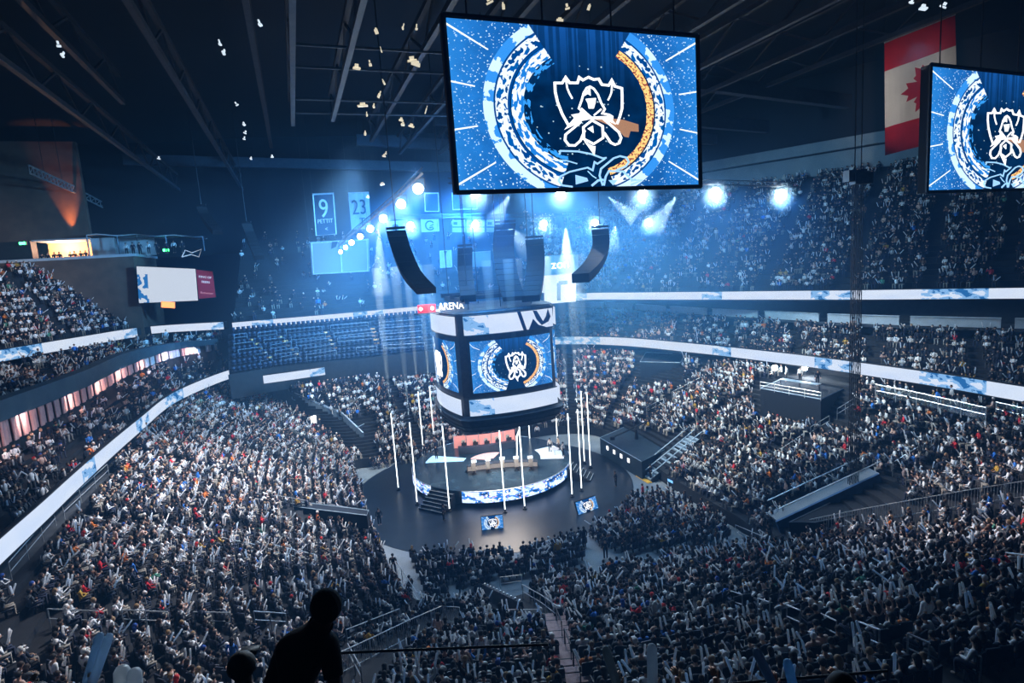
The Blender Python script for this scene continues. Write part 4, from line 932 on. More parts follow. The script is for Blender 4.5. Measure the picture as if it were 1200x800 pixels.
def lp_person(kind, hairlong=False, jit=None):
    P = pose(kind); s = LP()
    if jit:
        g = lambda m: Vector([jit.uniform(-m, m) for _ in range(3)])
        for k_ in ('head', 'neck', 'elR', 'elL'): P[k_] = tuple(Vector(P[k_])+g(.035))
        dR, dL = g(.10), g(.10); P['haR'] = tuple(Vector(P['haR'])+dR); P['haL'] = tuple(Vector(P['haL'])+dL)
        if P['st']: P['st'] = tuple((tuple(Vector(a)+d_), tuple(Vector(b)+d_+Vector((jit.uniform(-.28, .28), jit.uniform(-.2, .3), jit.uniform(-.16, .02))))) for (a, b), d_ in zip(P['st'], (dR, dL)))
    h = Vector(P['head']); 
    s.tube([P['hip'], P['waist'], P['chest'], P['neck']], [.15, .14, .165, .07], 6, 0, 1.18, .82)
    for d in 'RL':
        s.tube([P['sh'+d], P['el'+d], P['ha'+d]], [.065, .05, .035], 4, 0, cap=False)
        e = Vector(P['ha'+d]); s.ball(e, .05, 4, 3, 1, 1.)
        hp = Vector(P['hip'])+Vector((.09 if d == 'R' else -.09, 0, 0)); s.tube([hp, P['knee'+d], P['foot'+d], P['toe'+d]], [.095, .07, .05, .04], 4, 3)
    s.ball(h, .105, 6, 5, 1, 1.2)
    s.ball(h+Vector((0, -.025, .035)), .118, 6, 5, 2, 1.05)
    if hairlong: s.tube([h+Vector((0, -.06, .05)), h+Vector((0, -.09, -.22))], [.1, .09], 5, 2)
    st = []
    if P['st']:
        for a, b in P['st']: st.append((a, b))
    return s, st
PAL = [((.80, .82, .86), 'white', 25), ((.55, .58, .62), 'pale grey', 11), ((.006, .007, .010), 'black', 27), ((.012, .02, .045), 'navy', 14), ((.07, .08, .09), 'dark grey', 8), ((.62, .42, .36), 'pink-beige', 6),
       ((.60, .02, .03), 'red', 3.2), ((.75, .2, .03), 'orange', 1.4), ((.03, .18, .60), 'blue', 2.4), ((.5, .3, .04), 'mustard', 1.), ((.22, .12, .08), 'brown', 3.), ((.08, .28, .2), 'green', .6)]
SKINS = [(.62, .38, .28), (.45, .26, .18), (.22, .12, .08), (.70, .47, .36)]
HAIR = [((.006, .005, .005), 'black', 60), ((.03, .016, .01), 'dark brown', 20), ((.25, .16, .08), 'fair', 6), ((.7, .7, .72), 'white cap', 8), ((.5, .02, .02), 'red cap', 1.3), ((.01, .06, .3), 'blue cap', 1.5)]
PANTS = [(.006, .007, .01), (.012, .02, .05), (.04, .04, .045), (.3, .28, .25)]
def pick(pal, rnd): 
    w = [p[2] for p in pal]; return rnd.choices(range(len(pal)), w)[0]
KINDS = ['clap', 'up', 'rest', 'sit', 'lean', 'phone', 'cross', 'sit', 'clap', 'stand', 'rest']
KW = [7, 3, 8, 22, 16, 10, 12, 8, 4, 3, 5]

SEATS = []   # (pos, yaw, section, row)
STAGE2 = Vector((SCN.x, SCN.y))
def inpoly(x, y, P):
    c = False; n = len(P)
    for i in range(n):
        x0, y0 = P[i]; x1, y1 = P[i-1]
        if (y0 > y) != (y1 > y) and x < (x1-x0)*(y-y0)/(y1-y0)+x0: c = not c
    return c
VOIDS = [[(278, 438), (306, 438), (402, 487), (440, 520), (432, 545), (412, 520), (392, 508)], [(398, 485), (440, 485), (440, 522), (398, 522)],
         [(893, 614), (1000, 548), (1046, 548), (1072, 580), (1215, 558), (1215, 578), (1130, 590), (950, 622), (925, 640)], [(885, 438), (1006, 430), (1006, 500), (965, 498), (885, 478)],
         [(742, 412), (802, 410), (802, 448), (745, 450)], [(698, 502), (742, 492), (790, 505), (826, 506), (776, 560), (742, 556), (700, 528)],
         [(385, 815), (398, 765), (520, 708), (545, 708), (545, 724), (490, 745), (425, 815)], [(640, 715), (658, 715), (700, 815), (660, 815)], [(566, 690), (612, 684), (655, 716), (640, 724), (575, 722)],
         [(326, 586), (432, 598), (432, 614), (330, 606)], [(0, 640), (70, 590), (132, 535), (138, 548), (75, 608), (20, 700), (0, 700)],
         [(0, 715), (58, 716), (58, 760), (0, 762)], [(45, 722), (345, 722), (345, 733), (45, 733)]]
def facing(pos, inward): 
    d = STAGE2-Vector((pos.x, pos.y)); d.normalize(); v = inward*.62+d*.38; return math.atan2(-v.x, v.y)
def place_rows(lines, inner_first, sec, closed=False, sp=.54, fill=.93, aisles=(), skip_every=None, row0=0, mask=None, maxw=130, rmax=None):
    rnd = random.Random(hash(sec) & 0xff if False else len(sec)*13+row0); N = len(lines)
    for k, L in enumerate(lines):
        nx = lines[min(k+1, N-1)]; pv = lines[max(k-1, 0)]; n = len(L); acc = rnd.random()*sp
        for i in range(n if closed else n-1):
            a, b = L[i], L[(i+1) % n]; d = (b-a).length
            if d < 1e-6: continue
            dep = (Vector(nx[i].xy)-Vector(pv[i].xy)).length/(2 if 0 < k < N-1 else 1)
            step = sp
            if dep < .55 and k % 2: continue
            t = acc
            while t < d:
                q = a.lerp(b, t/d); t += step
                x, y, w = pr(q+Vector((0, 0, .8)))
                if w < 2 or x < -45 or x > 1245 or y > 850 or y < 0: continue
                if rnd.random() > fill: continue
                if any((L[j]-q).length < .62 for j in aisles): continue
                if any(inpoly(x, y, P) for P in VOIDS): continue
                if mask and not mask(x, y, q): continue
                inward = Vector((pv[i]-nx[i]).xy); inward.normalize()
                q2 = q+Vector((rnd.uniform(-.05, .05), rnd.uniform(-.04, .04), 0))
                SEATS.append((q2, facing(q2, inward)+rnd.uniform(-.25, .25), sec, k))
            acc = t-d
AIS = [idx(s) for s in (.5, 1.3, 2.1, 2.9, 3.7, 4.4, 5.0, 7.9, 8.6, 9.3, 9.9, 11.3, 11.9, 12.6, 13.3, 14., 14.8, 15.6, 16.6, 17.6, 18.4, 19.2, 20.2)]
place_rows(bowl_lines, True, 'bowl', True, .53, .95, AIS)
place_rows(upR, True, 'upper right', False, .62, .78, (4, 9, 14, 19, 24, 30, 36, 42))
place_rows(upF, True, 'upper far', False, .8, .22, (6, 14, 22))
place_rows(upL, True, 'upper left', False, .56, .96, (10, 20))
place_rows(clR, True, 'club right', False, .6, .68, (8, 15, 22, 29, 36, 43, 50))
place_rows(clL, True, 'club left', False, .58, .5, (12, 20, 28))
place_rows(midL, True, 'middle left', False, .6, .6, (15, 28))
# floor blocks in front of the stage and beyond it
FLOORBLK = [[(472, 640), (520, 630), (560, 620), (682, 620), (690, 650), (655, 690), (612, 676), (560, 700), (500, 708), (484, 680)], [(668, 606), (770, 580), (845, 606), (858, 640), (740, 652), (697, 640)],
            [(418, 517), (500, 512), (505, 540), (430, 552)], [(548, 506), (655, 496), (655, 508), (552, 518)]]
ctr_ = random.Random(5); floorseats = []
for bi, P in enumerate(FLOORBLK):
    W_ = [PA(atz(x, y, 0)) for x, y in P]; p0, p1 = min(w[0] for w in W_), max(w[0] for w in W_); a_0, a_1 = min(w[1] for w in W_), max(w[1] for w in W_)
    a = a_0; k = 0
    while a < a_1:
        p = p0
        while p < p1:
            q = W(p, a, 0.); x, y, w = pr(q)
            if inpoly(x, y, P) and ctr_.random() < (.93 if bi != 0 else .88) and (Vector(q.xy)-Vector(disc.xy)).length > (15.3 if bi < 2 else 3):
                d = (STAGE2-Vector(q.xy)).normalized(); SEATS.append((q, math.atan2(-d.x, d.y)+ctr_.uniform(-.2, .2), 'floor', k))
            p += .56
        a += .9; k += 1
    
print('SEATS', len(SEATS))
# choose the individuals: those that show largest
scored = []
for i, (q, yaw, sec, row) in enumerate(SEATS):
    x, y, w = pr(q+Vector((0, 0, .9)))
    if 4 < x < 1196 and y < 802: scored.append((w, i))
scored.sort(); NIND = 296
IND = [i for w, i in scored[:NIND]]; INDS = set(IND)
rp = random.Random(21); VAR = []
for kd in KINDS:
    for hl in (False, True): VAR.append((lp_person(kd, hl), kd))
JR = random.Random(77); VAR2 = list(VAR)
for _ in range(4):
    for kd in KINDS:
        for hl in (False, True): VAR2.append((lp_person(kd, hl, JR), kd))
cols = []
for i in range(len(SEATS)):
    kd = rp.choices(range(len(KINDS)), KW)[0]
    cols.append((kd*2+(rp.random() < .3), pick(PAL, rp), pick(HAIR, rp), rp.randrange(4), rp.randrange(4), rp.uniform(.92, 1.07), rp.random()))
def attr_mat(name, rough=.8, emis=0.):
    m = mat(name, (.5, .5, .5), rough); nt = m.node_tree; a = nt.nodes.new('ShaderNodeAttribute'); a.attribute_name = 'Col'
    nt.links.new(a.outputs['Color'], nt.nodes['Principled BSDF'].inputs['Base Color']); return m
attr_mat('crowd_cloth')
def translucent(name, f=.5):
    nt = MATS[name].node_tree; b = nt.nodes['Principled BSDF']; t = nt.nodes.new('ShaderNodeBsdfTranslucent'); mx = nt.nodes.new('ShaderNodeMixShader'); mx.inputs[0].default_value = f
    l = b.inputs['Base Color'].links
    if l: nt.links.new(l[0].from_socket, t.inputs['Color'])
    else: t.inputs['Color'].default_value = b.inputs['Base Color'].default_value
    nt.links.new(b.outputs[0], mx.inputs[1]); nt.links.new(t.outputs[0], mx.inputs[2]); nt.links.new(mx.outputs[0], nt.nodes['Material Output'].inputs['Surface'])
def bulk(name, items, m, label, cat):
    """items: (variant verts (V,3), faces, colours (V,3), pos, yaw, scale)"""
    Vs = []; Cs = []; LV = []; LT = []; off = 0
    for v, f, c, q, yaw, s in items:
        cy, sy = math.cos(yaw)*s, math.sin(yaw)*s
        w = np.empty_like(v); w[:, 0] = v[:, 0]*cy-v[:, 1]*sy+q[0]; w[:, 1] = v[:, 0]*sy+v[:, 1]*cy+q[1]; w[:, 2] = v[:, 2]*s+q[2]
        Vs.append(w); Cs.append(c); LV.append(f[0]+off); LT.append(f[1]); off += len(v)
    V = np.concatenate(Vs).astype(np.float32); C = np.concatenate(Cs).astype(np.float32); lv = np.concatenate(LV).astype(np.int32); lt = np.concatenate(LT).astype(np.int32)
    me = bpy.data.meshes.new(name); me.vertices.add(len(V)); me.vertices.foreach_set('co', V.ravel()); me.loops.add(len(lv)); me.loops.foreach_set('vertex_index', lv)
    me.polygons.add(len(lt)); me.polygons.foreach_set('loop_start', np.concatenate([[0], np.cumsum(lt)[:-1]]).astype(np.int32)); 
    try: me.polygons.foreach_set('loop_total', lt)
    except Exception: pass
    me.update(calc_edges=True); at = me.color_attributes.new('Col', 'FLOAT_COLOR', 'POINT'); at.data.foreach_set('color', np.concatenate([C, np.ones((len(C), 1), np.float32)], 1).ravel())
    me.materials.append(MATS[m]); o = bpy.data.objects.new(name, me); COL.objects.link(o); print(name, len(V)); return tag(o, label, cat, kind='stuff')
def npf(faces): return (np.array([i for f in faces for i in f], np.int64), np.array([len(f) for f in faces], np.int64))
VN = [(np.array(s.v, np.float64), npf(s.f), np.array(s.c), st) for (s, st), kd in VAR2]
def stick_mesh(a, b, n=6):
    a, b = Vector(a), Vector(b); mb = MB(); d = b-a; mb.tube([a, a+d*.06, a+d*.94, b], [.03, .042, .042, .02], n); return np.array(mb.v, np.float64), npf(mb.f)
STK = [[stick_mesh(a, b) for a, b in v[3]] for v in VN]
people = []; sticks = []; STCOL = [(.85, .9, .96), (.7, .82, .95), (.95, .95, .97)]
for i, (q, yaw, sec, row) in enumerate(SEATS):
    if i in INDS: continue
    vi, pc, hc, pn_, sk, s, rr = cols[i]; vi = vi+len(VAR)*(i % 5); v, f, part, st = VN[vi]
    T = np.array([PAL[pc][0], SKINS[sk], HAIR[hc][0], PANTS[pn_]])
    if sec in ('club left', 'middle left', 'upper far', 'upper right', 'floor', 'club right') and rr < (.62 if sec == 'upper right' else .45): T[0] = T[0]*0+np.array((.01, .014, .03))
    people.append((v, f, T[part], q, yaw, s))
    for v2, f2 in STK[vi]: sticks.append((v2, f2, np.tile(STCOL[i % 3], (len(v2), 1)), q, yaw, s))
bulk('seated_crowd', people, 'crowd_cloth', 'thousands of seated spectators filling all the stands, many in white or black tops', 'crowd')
attr_mat('stick_plastic', .35); translucent('stick_plastic'); bulk('clapper_sticks', sticks, 'stick_plastic', 'countless white inflatable clapper sticks held up all over the stands', 'clapper sticks')
# seats: individual ones under the nearest people, the rest as one mass
sv = MB().box((0, .16, .42), (.46, .44, .07)).box((0, -.08, .68), (.46, .06, .46)).box((0, .1, .2), (.08, .1, .38)); 
sv_ = (np.array(sv.v, np.float64), npf(sv.f))
far_seats = [(sv_[0], sv_[1], np.tile((.012, .02, .04), (len(sv.v), 1)), q, yaw, 1.) for i, (q, yaw, sec, row) in enumerate(SEATS) if i not in INDS and (pr(q)[2] < 50)]
attr_mat('seat_plastic', .5)
# rows of empty seats in the far-end balcony
for k, L in enumerate(farE):
    acc = 0
    LL = resample(L, int(curve_len(L)/.6))
    for j in range(1, len(LL)-1):
        d = LL[j+1]-LL[j-1]; far_seats.append((sv_[0], sv_[1], np.tile((.012, .03, .07), (len(sv.v), 1)), LL[j], math.atan2(-d.x, d.y)-PI/2 if True else 0, 1.))
bulk('stadium_seats', far_seats, 'seat_plastic', 'rows of dark blue folding stadium seats on the far balcony and among the crowd', 'seats')

# ---------------- individuals
def objcol_mat(name, rough=.8):
    m = mat(name, (.5, .5, .5), rough); nt = m.node_tree; a = nt.nodes.new('ShaderNodeObjectInfo'); n = nt.nodes.new('ShaderNodeTexNoise'); n.inputs['Scale'].default_value = 14
    t = nt.nodes.new('ShaderNodeTexCoord'); nt.links.new(t.outputs['Object'], n.inputs['Vector']); X.nt = nt
    k = nt.nodes.new('ShaderNodeMix'); k.data_type = 'RGBA'; k.blend_type = 'MULTIPLY'; k.inputs[0].default_value = .35
    nt.links.new(a.outputs['Color'], k.inputs[6]); nt.links.new(n.outputs['Color'], k.inputs[7]); nt.links.new(k.outputs[2], nt.nodes['Principled BSDF'].inputs['Base Color']); return m
for nm, r_ in (('person_skin', .6), ('person_top', .85), ('person_trousers', .85), ('person_hair', .7), ('stick_white', .35)): objcol_mat(nm, r_)
translucent('stick_white')
def skin_mesh(P, sub=1, rs=1.):
    names = ['hip', 'waist', 'chest', 'neck', 'jaw', 'head', 'crown']
    h = Vector(P['head']); nk = Vector(P['neck']); ax = (h-nk).normalized()
    J = {k: Vector(v) for k, v in P.items() if v and k not in ('st',)}
    J['neck'] = nk+Vector((0, 0, .0)); J['jaw'] = h-ax*.055; J['crown'] = h+ax*.065
    for d, s in (('R', 1), ('L', -1)):
        J['hj'+d] = J['hip']+Vector((.095*s, .0, -.02)); J['palm'+d] = J['ha'+d]+(J['ha'+d]-J['el'+d]).normalized()*.06
    R = dict(hip=(.15, .115), waist=(.135, .10), chest=(.165, .115), neck=(.052, .052), jaw=(.068, .08), head=(.082, .098), crown=(.062, .07))
    for d in 'RL': R.update({'hj'+d: (.095, .095), 'knee'+d: (.065, .065), 'foot'+d: (.045, .045), 'toe'+d: (.04, .03), 'sh'+d: (.062, .062), 'el'+d: (.045, .045), 'ha'+d: (.028, .028), 'palm'+d: (.036, .02)})
    E_ = [('hip', 'waist'), ('waist', 'chest'), ('chest', 'neck'), ('neck', 'jaw'), ('jaw', 'head'), ('head', 'crown')]
    for d in 'RL': E_ += [('hip', 'hj'+d), ('hj'+d, 'knee'+d), ('knee'+d, 'foot'+d), ('foot'+d, 'toe'+d), ('chest', 'sh'+d), ('sh'+d, 'el'+d), ('el'+d, 'ha'+d), ('ha'+d, 'palm'+d)]
    keys = list(R); me = bpy.data.meshes.new('tmp'); me.from_pydata([J[k] for k in keys], [(keys.index(a), keys.index(b)) for a, b in E_], [])
    o = bpy.data.objects.new('tmp', me); COL.objects.link(o); m = o.modifiers.new('s', 'SKIN'); m.use_smooth_shade = True
    for i, k in enumerate(keys): me.skin_vertices[0].data[i].radius = (.085, .085) if k == 'neck' and rs > 1.1 else (R[k][0]*rs, R[k][1]*rs) if k not in ('head', 'jaw', 'crown') else R[k]
    me.skin_vertices[0].data[0].use_root = True
    if sub: u = o.modifiers.new('u', 'SUBSURF'); u.levels = sub; u.render_levels = sub
    dg = bpy.context.evaluated_depsgraph_get(); ev = o.evaluated_get(dg); em = bpy.data.meshes.new_from_object(ev)
    bpy.data.objects.remove(o); vs = [v.co.copy() for v in em.vertices]; fs = [tuple(p.vertices) for p in em.polygons]; nr = [v.normal.copy() for v in em.vertices]
    bpy.data.meshes.remove(em); bones = [(a, b, J[a], J[b]) for a, b in E_]
    def near(q):
        best = None
        for a, b, A_, B_ in bones:
            d = B_-A_; t = max(0, min(1, (q-A_).dot(d)/max(1e-9, d.length_squared))); dd = (q-(A_+d*t)).length
            if best is None or dd < best[0]: best = (dd, a, b, t)
        return best
    lab_ = [near(q) for q in vs]; return vs, fs, nr, lab_, J
def sub_shell(vs, fs, nr, lab_, test, off):
    keep = [f for f in fs if all(test(lab_[i]) for i in f)]; used = sorted({i for f in keep for i in f}); mp = {u: i for i, u in enumerate(used)}
    return [tuple(vs[i]+nr[i]*off) for i in used], [tuple(mp[i] for i in f) for f in keep]
def hand(mb, J, d):
    p = J['palm'+d]; ax = (J['ha'+d]-J['el'+d]).normalized(); s = 1 if d == 'R' else -1; x = ax.cross(Vector((0, 0, 1))).normalized() if abs(ax.z) < .95 else Vector((1, 0, 0)); cu = x.cross(ax).normalized()
    for k, L in enumerate((.065, .075, .07, .055)):
        b = p+x*(.027-.018*k)+ax*.015; mb.tube([b, b+ax*L*.6-cu*.012, b+ax*L*.85-cu*.04], [.009, .0085, .007], 5)
    b = p-x*(-.033)*1+ax*-.02; mb.tube([b, b+x*.022+ax*.03-cu*.01, b+x*.022+ax*.055-cu*.02], [.011, .010, .008], 5)
def make_person(kind, cap=False, hairlong=False, sub=1, label=None, loc=(0, 0, 0)):
    P = pose(kind); vs, fs, nr, lb, J = skin_mesh(P, sub=sub)
    mb = MB(); mb.v = [tuple(v) for v in vs]; mb.f = list(fs)
    h = J['head']; mb.ball(h+Vector((0, .098, -.01)), .02, 6, 4); mb.ball(h+Vector((.085, .0, -.005)), .022, 5, 4, 1.3); mb.ball(h+Vector((-.085, .0, -.005)), .022, 5, 4, 1.3)
    hand(mb, J, 'R'); hand(mb, J, 'L')
    def reg(mb_, name, m, parent=None):
        me = bpy.data.meshes.new(name); me.from_pydata(mb_[0], [], mb_[1]); me.materials.append(MATS[m]); me.polygons.foreach_set('use_smooth', [True]*len(me.polygons))
        o = bpy.data.objects.new(name, me); COL.objects.link(o)
        if parent: o.parent = parent; KIDS.setdefault(parent.name, []).append(o)
        return o
    root = reg((mb.v, mb.f), 'person', 'person_skin')
    arm = {'sh', 'el'}; up_ = lambda l: (l[1] in ('hip', 'waist', 'chest') and l[2] in ('waist', 'chest', 'neck') and not (l[2] == 'neck' and l[3] > .72)) or (l[1] == 'chest' and l[2][:2] == 'sh') or l[1][:2] == 'sh' or (l[1][:2] == 'el' and l[3] < .93) or (l[1] == 'hip' and l[2][:2] == 'hj' and l[3] < .1)
    dn = lambda l: l[1][:2] == 'hj' or (l[1][:4] == 'knee' and l[3] < .93) or (l[1] == 'hip') or (l[1] == 'hip' and l[2] == 'waist' and l[3] < .3)
    reg(sub_shell(vs, fs, nr, lb, up_, .016), 'top', 'person_top', root); reg(sub_shell(vs, fs, nr, lb, dn, .012), 'trousers', 'person_trousers', root)
    hb = MB(); k = len(hb.v); hb.ball(h+Vector((0, -.022, .035)), .112, 10, 8, 1.02)
    if hairlong: hb.tube([h+Vector((0, -.05, .06)), h+Vector((0, -.08, -.1)), h+Vector((0, -.07, -.24))], [.1, .1, .06], 8)
    if cap: hb.boxm(Matrix.Translation(h+Vector((0, .12, .06))), .15, .12, .015)
    reg((hb.v, hb.f), 'cap' if cap else 'hair', 'person_hair', root)
    return root, P['st']
protos = {}
for kd in set(KINDS): 
    protos[(kd, 0)] = make_person(kd); protos[(kd, 1)] = make_person(kd, hairlong=True); protos[(kd, 2)] = make_person(kd, cap=True)
PROTO_USED = set()
seatroot = thing('stadium_seat', '', 'seat'); 
MB().box((0, .10, .2), (.08, .10, .40)).build('pedestal', 'steel_dark', seatroot); MB().box((0, .16, .42), (.46, .44, .07)).box((0, .37, .405), (.46, .04, .08)).build('seat', 'seat_blue', seatroot); MB().box((0, -.10, .70), (.46, .05, .50)).box((0, -.10, .955), (.40, .05, .03)).build('backrest', 'seat_blue', seatroot)
POSEW = {'clap': 'clapping sticks', 'up': 'sticks raised high', 'rest': 'sticks lowered', 'sit': 'hands in lap', 'lean': 'leaning forward', 'phone': 'one hand raised', 'cross': 'arms folded', 'stand': 'standing', 'standup': 'standing with sticks', 'walk': 'walking'}
NUMW = ['first', 'second', 'third', 'fourth', 'fifth', 'sixth', 'seventh', 'eighth', 'ninth', 'tenth', 'eleventh', 'twelfth', 'thirteenth', 'fourteenth', 'fifteenth', 'sixteenth', 'seventeenth', 'eighteenth', 'nineteenth', 'twentieth']
def sector(x): return 'bottom left' if x < 190 else 'left of silhouette' if x < 330 else 'beside left fence' if x < 520 else 'left of stairs' if x < 660 else 'right of stairs' if x < 830 else 'lower right' if x < 1010 else 'bottom right'
recs = []
rowmax = max([SEATS[i][3] for i in IND if SEATS[i][2] == 'bowl'] or [0])
for i in IND:
    q, yaw, sec, row = SEATS[i]; x, y, w = pr(q+Vector((0, 0, .9)))
    vi, pc, hc, pn_, sk, s, rr = cols[i]; kd = VAR[vi][1]; hair = HAIR[hc][1]; long_ = vi % 2
    where = sector(x) if sec == 'bowl' else sec+' balcony' if sec != 'floor' else 'floor block'
    rw = NUMW[min(19, rowmax-row)] if sec == 'bowl' else NUMW[row % 20]
    core = 'person in %s top, %s, %s, %s row, %s' % (PAL[pc][1], hair if 'cap' in hair else 'long hair' if long_ else 'short hair', POSEW[kd], rw, where)
    recs.append([i, x, core, '%s top, %s row, %s' % (PAL[pc][1], rw, where)])
def ordn(recs_, key):
    g = {}
    for r_ in recs_: g.setdefault(r_[key], []).append(r_)
    out = {}
    for k, v in g.items():
        v.sort(key=lambda r_: r_[1]); n = len(v)
        for j, r_ in enumerate(v): out[r_[0]] = k if n == 1 else k+', '+('leftmost' if j == 0 else 'rightmost' if j == n-1 else NUMW[j]+' along')
    return out
LB = ordn(recs, 2); LS = ordn(recs, 3)
for r_ in recs:
    i = r_[0]; q, yaw, sec, row = SEATS[i]; vi, pc, hc, pn_, sk, s, rr = cols[i]; kd = VAR[vi][1]
    cap = 'cap' in HAIR[hc][1]; key = (kd, 2 if cap else (1 if vi % 2 else 0)); pro, st = protos[key]
    o = dup(pro, q, yaw, LB[i], 'spectators in the nearest rows of the lower bowl'); o['category'] = 'person'; PROTO_USED.add(key)
    o.scale = (s, s, s); o.color = (*SKINS[sk], 1)
    for c in KIDS[o.name]:
        n0 = c.name.split('.')[0]; c.color = (*(PAL[pc][0] if n0 == 'top' else PANTS[pn_] if n0 == 'trousers' else HAIR[hc][0]), 1)
    if st:
        for j, (a, b) in enumerate(st):
            v2, f2 = stick_mesh(a, b, 8); M = Matrix.Translation(q) @ Matrix.Rotation(yaw, 4, 'Z') @ Matrix.Scale(s, 4)
            me = bpy.data.meshes.get('clapper_%s_%d' % (kd, j))
            if not me:
                mb = MB(); a_, b_ = Vector(a), Vector(b); d = b_-a_; mb.tube([a_, a_+d*.03, a_+d*.08, a_+d*.92, a_+d*.97, b_], [.02, .034, .042, .042, .034, .012], 10)
                me = bpy.data.meshes.new('clapper_%s_%d' % (kd, j)); me.from_pydata(mb.v, [], mb.f); me.materials.append(MATS['stick_white']); me.polygons.foreach_set('use_smooth', [True]*len(me.polygons))
            so = bpy.data.objects.new('clapper_stick', me); COL.objects.link(so); so.location = q; so.rotation_euler = (0, 0, yaw); so.scale = (s, s, s); so.color = (*STCOL[i % 3], 1)
            tag(so, ('right' if j == 0 else 'left')+' white stick, '+LS[i], 'clapper stick', 'clapper sticks held in the nearest rows')
    if kd != 'stand': 
        so = dup(seatroot, q, yaw, 'dark seat below '+LS[i], 'occupied stadium seats in the nearest rows')
def wipe(root):
    for c in KIDS.get(root.name, []): bpy.data.objects.remove(c)
    bpy.data.objects.remove(root)
# ---------------- railings
def up1(v, h): return Vector((v.x, v.y, v.z+h))
def handrail(px, label, group, h=1.0, n=3, r=.03, infill=False, m='rail', base=None, dy=13):
    B_ = base or [hit(x, y+dy) for x, y in px]
    if any(b is None for b in B_): print('no hit', px); return
    t = thing('handrail' if not infill else 'fence', label, 'railing' if not infill else 'fence', B_[0], group)
    MB().tube([up1(b, h) for b in B_], r, 6).build('top_rail', m, t); MB().tube([up1(b, h*(.5 if not infill else .12)) for b in B_], r*.9, 6).build('lower_rail', m, t)
    C_ = resample(B_, max(2, n))
    for c in C_: MB().tube([up1(c, -.15), up1(c, h)], r, 6).build('post', m, t)
    if infill:
        L = curve_len(B_); mb = MB(); D = resample(B_, int(L/.16)+2)
        for c in D: mb.bar(up1(c, h*.12), up1(c, h), .018, .018)
        mb.build('balusters', m, t)
    return t
g1 = 'short railings across the left stand'
for i, (a, b) in enumerate((((102, 608), (162, 622)), ((181, 621), (236, 633)), ((255, 631), (306, 642)), ((323, 641), (372, 652)))):
    handrail([a, b], 'pale tube railing of the left stand cross row, %s from left' % NUMW[i], g1)
for i, (a, b) in enumerate((((60, 718), (119, 720)), ((146, 718), (200, 720)), ((230, 719), (272, 720)), ((300, 718), (337, 720)))):
    handrail([a, b], 'pale tube railing along the lower left walkway, %s from left' % NUMW[i], 'railings along the lower left walkway', dy=18)
for i, (a, b) in enumerate((((14, 662), (66, 598)), ((76, 590), (128, 540)))):
    handrail([a, b], 'slanting pale railing at the left edge under the ribbon, %s one' % ('nearer' if i == 0 else 'farther'), 'slanting railings under the left ribbon', dy=18, n=4)
for i, (a, b) in enumerate((((170, 513), (193, 487)), ((197, 483), (228, 463)))):
    handrail([a, b], 'small slanting railing under the left ribbon bend, %s one' % ('nearer' if i == 0 else 'farther'), 'slanting railings under the left ribbon', dy=9, n=3)
for i, (a, b) in enumerate((((325, 584), (362, 590)), ((372, 591), (428, 601)))):
    handrail([a, b], 'railing above the dark exit opening of the left stand, %s one' % ('left' if i == 0 else 'right'), 'railings round the left exit opening', dy=9)
for i, (a, b) in enumerate((((210, 558), (247, 568)), ((272, 573), (312, 584)))):
    handrail([a, b], 'short railing high in the left stand, %s one' % ('left' if i == 0 else 'right'), g1, dy=9)
hoops = [((987, 649), (1007, 652)), ((1033, 651), (1047, 654)), ((1073, 653), (1094, 656)), ((1121, 655), (1145, 659)), ((1177, 658), (1199, 662)), ((829, 692), (840, 697)), ((857, 701), (870, 706)), ((888, 711), (902, 717)), ((922, 721), (938, 729)), ((962, 733), (980, 743)), ((1003, 744), (1030, 756)), ((1063, 762), (1088, 774)), ((1130, 782), (1148, 793))]
for i, (a, b) in enumerate(hoops):
    handrail([a, b], 'short hoop railing in the lower right stand, %s from left in its %s line' % (NUMW[i if i < 5 else i-5], 'upper' if i < 5 else 'slanting lower'), 'hoop railings in the lower right stand', n=2, dy=14)
rad = [((881, 548), (914, 529)), ((915, 529), (942, 511)), ((950, 503), (972, 490)), ((981, 482), (1000, 470)), ((1046, 547), (1080, 526)), ((1082, 526), (1100, 515)), ((1119, 506), (1140, 496)), ((838, 577), (870, 557)), ((855, 480), (874, 469)), ((824, 500), (845, 488)), ((758, 477), (780, 466)), ((788, 459), (824, 441)), ((862, 619), (905, 640)), ((1108, 560), (1128, 548))]
rad.sort()
for i, (a, b) in enumerate(rad):
    handrail([a, b], 'stair-aisle handrail of the right stand, %s of fourteen counted from the left' % NUMW[i], 'aisle handrails in the right stand', n=3, dy=9)
handrail([(948, 612), (1010, 600), (1072, 590), (1140, 579), (1200, 570), (1240, 562)], 'long pale baluster fence across the right stand above the packed rows', None, h=1.15, n=12, infill=True, dy=14)
handrail([(398, 770), (440, 748), (480, 727), (519, 708), (540, 710)], 'pale baluster fence beside the ramp at lower left of the floor block', None, h=1.1, n=9, infill=True, dy=22)
handrail([(408, 742), (440, 728), (470, 715)], 'upper pale handrail beside the ramp left of the baluster fence', 'handrails at the lower left ramp', n=4, dy=16)
handrail([(330+80, 760), (425, 790)], 'steep handrail at the foot of the left fence', 'handrails at the lower left ramp', n=3, dy=16)
handrail([(587, 681), (612, 678)], 'short railing at the head of the stair opening behind the floor block', 'railings round the centre stair opening', n=2, dy=10)
handrail([(613, 689), (635, 703), (653, 718)], 'slanting railing right of the centre stair opening', 'railings round the centre stair opening', n=4, dy=12)
handrail([(570, 721), (600, 722), (633, 723)], 'front railing of the near block under the centre stair opening', 'railings round the centre stair opening', n=4, dy=12)
handrail([(462, 655), (490, 700), (510, 706)], 'floor-side railing at the left corner of the near stands', None, n=4, dy=10)
